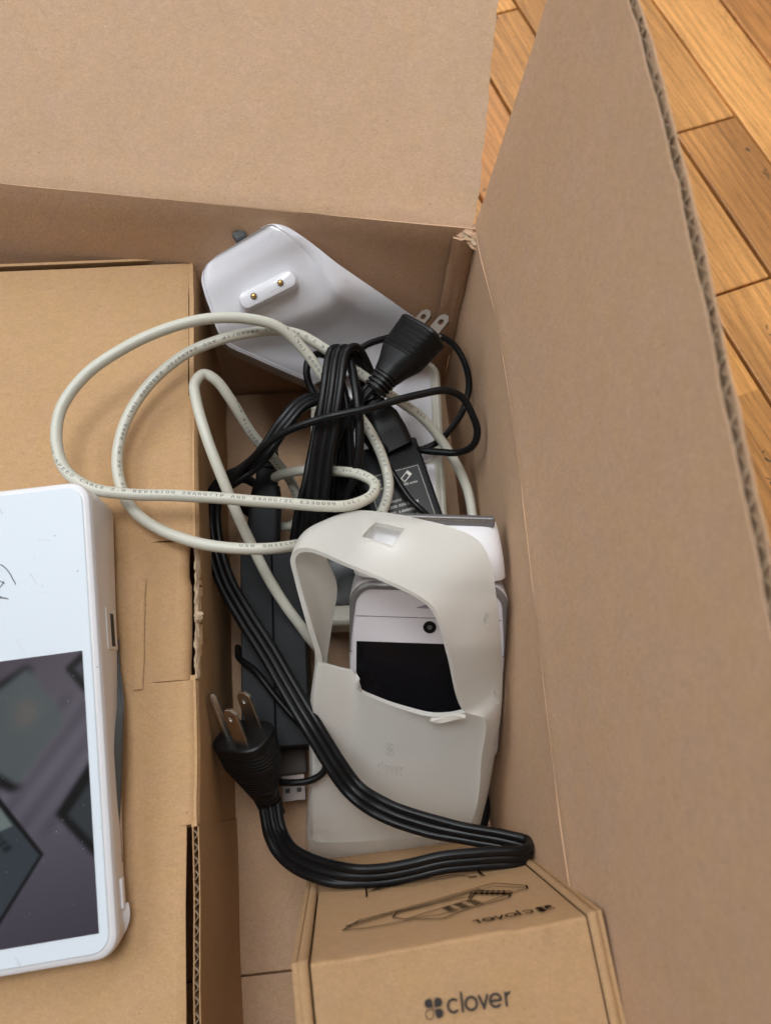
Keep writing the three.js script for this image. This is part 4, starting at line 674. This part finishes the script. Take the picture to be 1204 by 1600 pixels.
part('lead', tube([[0.0059,0.084,-0.2085], [-0.0004,0.088,-0.2098], [-0.0056,0.091,-0.2056], [-0.0076,0.09,-0.1997], [-0.0065,0.087,-0.1926], [-0.0029,0.084,-0.1857], [0.0013,0.078,-0.1796]], 0.0019, { n: 120 }), M.cord, thin3);
const thin4 = thing('thin_lead', 'black cable end curving out beside the foot of the silicone case', 'cable', [0.0667,0.01,0.012]);
part('lead', tube([[0.0618,0.012,-0.0038], [0.0664,0.012,0.0043], [0.0669,0.012,0.0126], [0.0645,0.01,0.0209], [0.0595,0.008,0.0265]], 0.0026, { n: 80 }), M.cord, thin4);
const thin5 = thing('thin_lead', 'black cable turning behind the beige cable near the brick socket', 'cable', [-0.0499,0.04,-0.1603]);
part('lead', tube([[-0.0375,0.034,-0.1413], [-0.0442,0.04,-0.1451], [-0.05,0.046,-0.1498], [-0.0533,0.05,-0.1546], [-0.0509,0.052,-0.1591], [-0.0452,0.05,-0.1602], [-0.039,0.046,-0.1582], [-0.0331,0.038,-0.1554]], 0.0024, { n: 120 }), M.cord, thin5);

// ============ beige USB cable ============
const usb = thing('usb_cable', 'long beige USB cable with printed text, looped out over the carton', 'cable', [-0.09,0.104,-0.1557]);
{
  const pts = [[0.0694,0.055,-0.0952], [0.0714,0.052,-0.1146], [0.0726,0.054,-0.1286], [0.0706,0.058,-0.1444], [0.0628,0.066,-0.161], [0.0496,0.075,-0.1762], [0.0332,0.087,-0.1843], [0.0177,0.097,-0.1925], [0.0025,0.104,-0.202], [-0.0095,0.108,-0.2084], [-0.0208,0.112,-0.2086], [-0.0326,0.115,-0.2059], [-0.0457,0.117,-0.2018], [-0.0617,0.117,-0.1952], [-0.0762,0.116,-0.1836], [-0.0869,0.114,-0.1684], [-0.0919,0.112,-0.152], [-0.0915,0.111,-0.1385], [-0.0866,0.1105,-0.1254], [-0.0754,0.111,-0.1138], [-0.0598,0.112,-0.106], [-0.0437,0.112,-0.1019], [-0.0278,0.11,-0.1011], [-0.0144,0.102,-0.1047], [0.0027,0.09,-0.1111], [0.0181,0.085,-0.1167], [0.0239,0.0835,-0.1239], [0.0281,0.084,-0.1366], [0.0264,0.086,-0.1501], [0.0208,0.088,-0.1653], [0.0119,0.094,-0.1768], [0.0013,0.103,-0.1864], [-0.0069,0.111,-0.1967], [-0.0174,0.119,-0.2044], [-0.03,0.124,-0.2072], [-0.0481,0.128,-0.2062], [-0.0675,0.13,-0.2003], [-0.0868,0.13,-0.1908], [-0.1033,0.128,-0.1786], [-0.1124,0.126,-0.165], [-0.114,0.125,-0.1503], [-0.1096,0.124,-0.1369], [-0.0999,0.123,-0.129], [-0.0843,0.122,-0.1254], [-0.066,0.121,-0.124], [-0.045,0.119,-0.1221], [-0.0238,0.116,-0.1197], [-0.0048,0.113,-0.118], [0.0086,0.11,-0.1185], [0.0181,0.106,-0.1236], [0.02,0.102,-0.131], [0.0137,0.096,-0.1389], [0.002,0.086,-0.146], [-0.0122,0.075,-0.1518], [-0.0265,0.062,-0.1553], [-0.0359,0.045,-0.1543], [-0.034,0.035,-0.1407], [-0.022,0.036,-0.1369], [-0.0168,0.044,-0.1435], [-0.0198,0.056,-0.1534], [-0.0267,0.068,-0.1612], [-0.0359,0.083,-0.1688], [-0.0442,0.1,-0.1796], [-0.0501,0.107,-0.1866], [-0.0551,0.109,-0.1888], [-0.059,0.11,-0.1834], [-0.0583,0.1095,-0.1736], [-0.0536,0.107,-0.155], [-0.0472,0.1,-0.136], [-0.0411,0.088,-0.12], [-0.0337,0.075,-0.1023], [-0.0251,0.066,-0.0868], [-0.0163,0.056,-0.0742], [-0.0091,0.04,-0.0639], [-0.0124,0.022,-0.0475], [-0.0231,0.02,-0.0327]];
  const [c, x] = canvas(2048, 160); x.fillStyle = '#c8c6b8'; x.fillRect(0, 0, 2048, 160);
  for (let k = 0; k < 500; k++) { x.fillStyle = `rgba(${rnd() < 0.6 ? '120,116,100' : '235,234,226'},${rr(0.03, 0.12)})`; x.beginPath(); x.ellipse(rnd() * 2048, rnd() * 160, rr(1, 12), rr(0.6, 2), 0, 0, 7); x.fill(); }
  // print: where each wording falls, as a fraction of one repeat; mono capitals stretched wide
  x.fillStyle = '#77756d'; x.font = '600 17px sans-serif'; x.textBaseline = 'middle';
  [...'USB SHIELDED HIGH SPEED CABLE 2.0 REVISION 28AWG/1P AND 24AWG/2C E330099 (UL) TYPE CM 75°C SHE'].forEach((ch, k) => { const w = x.measureText(ch).width, n = '1I./()°'.includes(ch); x.save(); x.translate(8 + k * 17.1 + 7, 80); x.scale(n ? 1.15 : 14 / w, 1.12); x.textAlign = 'center'; x.fillText(ch, 0, 0); x.restore(); });
  const tx = ctex(c); const beige = phys({ map: tx, roughness: 0.38, clearcoat: 0.15, clearcoatRoughness: 0.35 });
  const REP = 0.268;                                    // metres of cable from one USB to the next
  const anch = (f) => { const u = 0.99 - f.at[21] / REP, k = Math.round((f.at[42] - f.at[21]) / REP - 0.217), v = 0.99 + 0.23 + k; return [[0, u], [f.at[21], 0.99], [f.at[42], v], [f.L, v + (f.L - f.at[42]) / REP]]; };
  part('cable_jacket', tube(pts, 0.0025, { n: 1300, m: 18, uAt: (s, f) => { const a = f.an ?? (f.an = anch(f)); let k = 0; while (k < a.length - 2 && a[k + 1][0] < s) k++; return lerp(a[k][1], a[k + 1][1], (s - a[k][0]) / (a[k + 1][0] - a[k][0])); }, twist: (s, f) => -0.35 + 0.25 * Math.sin(s * 18) + 2.3 * sm(f.at[32], f.at[34], s) * sm(f.at[42], f.at[39], s) + 2.0 * sm(f.at[61], f.at[63], s) }), beige, usb);
  const plastic = mat({ color: new THREE.Color(0.055, 0.044, 0.035), roughness: 0.7 });
  const P = V([-0.0282,0.022,-0.023]), Q = V([-0.028,0.022,-0.0126]), Z = Q.clone().sub(P).normalize(), X = new THREE.Vector3(1, 0, 0).addScaledVector(Z, -Z.x).normalize(), Y = Z.clone().cross(X), F = frame(P, X, Y, Z);
  part('plug_housing', put(rbox(0.0150, 0.008, 0.016, 0.0016, 0, 0, 0.004), F), plastic, usb);
  const sh = part('plug_shell', put(rbox(0.0118, 0.0045, 0.0125, 0.0004, 0, 0, 0.0178), F), M.shell, usb);
  for (const s of [-1, 1]) part('shell_window', put(rbox(0.0022, 0.0003, 0.002, 0.0001, s * 0.0028, 0.0023, 0.019), F), M.dark, sh);
}

// ============ small brown mailer at the front ============
const mailer = thing('small_carton', 'small brown carton printed with a black four-leaf logo, standing at the front', 'cardboard box', [0.032,0.06,0.054]);
{
  const R0 = V([-0.0177,0.17,0.0452]), E1 = V([0.9985,0,-0.0556]), E2 = V([-0.0059,-0.9944,-0.1052]), W = V([0.0701,0.17,0.0403]).sub(R0).length(), E3 = new THREE.Vector3(-E1.z, 0, E1.x).normalize(), H = 0.155, DP = 0.085;
  const at = (a, b, c) => R0.clone().addScaledVector(E1, a).addScaledVector(E2, b).addScaledVector(E3, c);
  const rough = (p) => { p.y += (vnoise(p.x * 60, p.z * 60, 61) - 0.5) * 0.0005; };
  const fold = (u, i) => 0;
  // lid: one bent sheet, top and front; the fold is softly rounded and a little uneven
  const g = []; const a0 = 0.0028, a1 = W - 0.0031;
  for (let i = 0; i <= 50; i++) { const u = lerp(a0, a1, i / 50), row = [], e = (vnoise(i * 0.35, 1, 71) - 0.5) * 0.0009, rad = 0.0012;
    for (let j = 0; j <= 14; j++) row.push(at(u, 0.0001 + e * 0.4, DP + (rad - DP) * (j / 14)));
    for (let k = 1; k < 5; k++) { const q = k / 5 * Math.PI / 2; row.push(at(u, rad * (1 - Math.cos(q)) + e * 0.4, rad * (1 - Math.sin(q)) + e)); }
    for (let j = 0; j <= 20; j++) row.push(at(u, rad + (H - rad) * (j / 20), e * Math.exp(-j)));
    g.push(row); }
  const lid = part('lid', sheet(g, 0.0016, { flip: false, crease: 0.7 }), M.mailer, mailer);
  // side walls: rolled card a hair proud of the lid
  for (const s of [0, 1]) {
    const x0 = s ? W - 0.0026 : -0.0012, x1 = s ? W + 0.0006 : 0.0022, r = [];
    const q = (b, c) => [at(x0, b, c), at(x1, b, c)];
    const grid = []; for (let i = 0; i <= 30; i++) { const c = lerp(DP, -0.0012, i / 30), row = []; const e = (vnoise(i * 0.5, s, 81) - 0.5) * 0.0005; for (let j = 0; j <= 8; j++) { const k = j / 8 * Math.PI; row.push(at(lerp(x0, x1, 0.5 - 0.5 * Math.cos(k)), 0.0006 - 0.0012 * Math.sin(k) + e, c)); } grid.push(row); }
    const wall = []; for (let i = 0; i <= 24; i++) { const b = lerp(0.0003, H, i / 24), row = []; for (let j = 0; j <= 8; j++) { const k = j / 8 * Math.PI; row.push(at(lerp(x0, x1, 0.5 - 0.5 * Math.cos(k)), b, -0.0002 - 0.0012 * Math.sin(k))); } wall.push(row); }
    const outer = []; for (let i = 0; i <= 6; i++) { const row = []; for (let j = 0; j <= 6; j++) row.push(at(s ? W + 0.0006 : -0.0012, lerp(0.0006, H, i / 6), lerp(-0.001, DP, j / 6))); outer.push(row); }
    part('side_wall', mergeGeometries([sheet(grid, 0.0011, { flip: true }), sheet(wall, 0.0011, { flip: true }), sheet(outer, 0.0015, { flip: s === 0 })]), M.mailer, mailer);
  }
  part('inner_tray', put(boxUV(new THREE.BoxGeometry(W - 0.006, H - 0.006, DP - 0.006)), frame(at(W / 2, H / 2 + 0.002, DP / 2 + 0.001), E1, E2.clone().negate(), E3)), mat({ color: new THREE.Color(0.1, 0.07, 0.045), roughness: 0.95 }), mailer);
  // print on the top: four leaves and the word
  const print = (w, h, paint, px = 9000) => { const cw = Math.min(2048, Math.round(w * px)), ch = Math.min(1024, Math.round(h * px)), [c, x] = canvas(cw, ch); x.scale(cw / w, ch / h); paint(x); return mat({ map: ctex(c, true, false), transparent: true, roughness: 0.75 }); };
  const word = (x, X0, Y0, s) => {                                 // logo drawn in metres at cap scale s
    x.strokeStyle = x.fillStyle = '#2a2523';
    const leaf = (cx, cy, sx, sy, fill) => { x.save(); x.translate(X0 + cx * s, Y0 + cy * s); x.scale(sx * s, sy * s); x.beginPath(); x.moveTo(0.06, 0.06); x.lineTo(0.5, 0.06); x.bezierCurveTo(0.92, 0.06, 1, 0.42, 0.94, 0.62); x.bezierCurveTo(0.88, 0.92, 0.5, 1, 0.32, 0.94); x.bezierCurveTo(0.08, 0.86, 0.06, 0.6, 0.06, 0.06); x.closePath(); if (fill) x.fill(); else { x.lineWidth = 0.09; x.stroke(); } x.restore(); };
    leaf(0, 0, -1, -1, true); leaf(0.06, 0, 1, -1, true); leaf(0, 0.06, -1, 1, false); leaf(0.06, 0.06, 1, 1, true);
    x.lineWidth = 0.26 * s; x.lineCap = 'butt'; const B = 0.42;                       // baseline offset, letters of round strokes
    const arc = (cx, cy, r, a, b) => { x.beginPath(); x.arc(X0 + cx * s, Y0 + cy * s, r * s, a, b); x.stroke(); }, ln = (a, b, c, d) => { x.beginPath(); x.moveTo(X0 + a * s, Y0 + b * s); x.lineTo(X0 + c * s, Y0 + d * s); x.stroke(); };
    const cy = 0.02; arc(2.22, cy, 0.62, 0.75, 5.53); ln(3.2, cy - 1.25, 3.2, cy + 0.74); arc(4.22, cy, 0.62, 0, 6.3); ln(5.12, cy - 0.7, 5.68, cy + 0.7); ln(5.56, cy + 0.7, 6.14, cy - 0.7); arc(6.98, cy, 0.62, 0.7, 6.283); ln(6.4, cy + 0.02, 7.66, cy + 0.02); ln(8.15, cy - 0.72, 8.15, cy + 0.74); arc(8.72, cy - 0.02, 0.57, 3.3, 4.75);
  };
  {
    const c = [0.0361,0.0158], d = [0.0589,0.0168], s = (d[0] - c[0]) / 8.9, ang = Math.atan2(d[1] - c[1], d[0] - c[0]), w = 0.07, h = 0.03;
    const mt = print(w, h, (x) => { x.translate(0.012, 0.0155); x.rotate(ang); word(x, 0, 0, s); }, 14000);
    const pg = new THREE.PlaneGeometry(w, h); pg.translate(w / 2, -h / 2, 0); const o = at(c[0] - 0.012, -0.00055, c[1] - 0.0155);
    part('logo_print', put(pg, frame(o, E1, E3.clone().negate(), E2.clone().negate())), mt, lid);
  }
  {
    const w = W - 0.008, h = 0.085, L = (x, pts, lw = 0.00035, close) => { x.lineWidth = lw; x.lineJoin = 'round'; x.beginPath(); pts.forEach((p, k) => (k ? x.lineTo(p[0] - 0.004, p[1]) : x.moveTo(p[0] - 0.004, p[1]))); if (close) x.closePath(); x.stroke(); };
    const mt = print(w, h, (x) => {
      x.strokeStyle = x.fillStyle = '#2a2320';
      L(x, [[0.0123,0.0272], [0.018,0.0358], [0.0264,0.0386], [0.0473,0.0457], [0.0623,0.0525], [0.068,0.0545], [0.0774,0.0438], [0.0768,0.0394], [0.0711,0.0387], [0.0686,0.0323], [0.0603,0.0293], [0.0515,0.026], [0.0446,0.021], [0.0361,0.0255], [0.0256,0.0251], [0.0194,0.0252], [0.0123,0.0272]], 0.0006, true);
      L(x, [[0.0132,0.0289], [0.0266,0.0345], [0.0466,0.0408], [0.059,0.047], [0.0671,0.0501], [0.0762,0.0408]], 0.0005); L(x, [[0.0132,0.0311], [0.0263,0.037], [0.047,0.0432], [0.0619,0.0499]], 0.0009); L(x, [[0.029,0.0322], [0.0307,0.0375], [0.0425,0.04], [0.0558,0.0418]], 0.0005); L(x, [[0.029,0.0322], [0.0329,0.0274], [0.0415,0.0315], [0.0563,0.0379], [0.06,0.0473]], 0.0005); L(x, [[0.0329,0.0274], [0.0447,0.0263], [0.0607,0.0315], [0.0708,0.0371]], 0.0005); L(x, [[0.056,0.0399], [0.0581,0.0458], [0.0698,0.0378]], 0.0006);
      for (let i = 0; i < 3; i++) for (let k = 0; k < 4; k++) { const a = [0.0457,0.0337], b = [0.0593,0.0385], d = [0.048,0.0282]; x.fillRect(lerp(a[0], b[0], i / 3) + (d[0] - a[0]) * k / 4 - 0.004, lerp(a[1], b[1], i / 3) + (d[1] - a[1]) * k / 3, 0.0030, (d[1] - a[1]) / 5); }
      for (let i = 0; i < 6; i++) { const a = [0.059,0.0442], b = [0.0689,0.0366]; x.fillRect(lerp(a[0], b[0], i / 6) - 0.004, lerp(a[1], b[1], i / 6) - 0.001, 0.0028, 0.0016); x.fillRect(lerp(a[0], b[0], i / 6) - 0.003, lerp(a[1], b[1], i / 6) + 0.0022, 0.0028, 0.001); }
      L(x, [[0.0214,0.065], [0.0216,0.0792], [0.0221,0.0876]], 0.0006); L(x, [[0.0219,0.0727], [0.0389,0.0799], [0.0544,0.0799], [0.066,0.0794], [0.0657,0.068]], 0.0004); L(x, [[0.0259,0.073], [0.0413,0.0782], [0.0579,0.0773]], 0.0007); L(x, [[0.0285,0.0764], [0.0382,0.0717], [0.0587,0.0744], [0.0617,0.0699]], 0.0005); L(x, [[0.066,0.0794], [0.0668,0.0672]], 0.0006); L(x, [[0.0234,0.0737], [0.0276,0.0771]], 0.0012); L(x, [[0.0611,0.0692], [0.0641,0.0692]], 0.0014);
      const a = [0.0761,0.0134], b = [0.0525,0.0118]; x.save(); x.translate(a[0] - 0.004, a[1]); x.rotate(Math.atan2(b[1] - a[1], b[0] - a[0])); word(x, 0, 0, Math.hypot(b[0] - a[0], b[1] - a[1]) / 8.9); x.restore();
    }, 14000);
    const pg = new THREE.PlaneGeometry(w, h); pg.translate(w / 2, -h / 2, 0); const o = at(0.004, 0.0, -0.0006);
    part('drawing_print', put(pg, frame(o, E1, E2.clone().negate(), E3.clone().negate())), mt, lid);
  }
}

renderer.render(scene, camera);
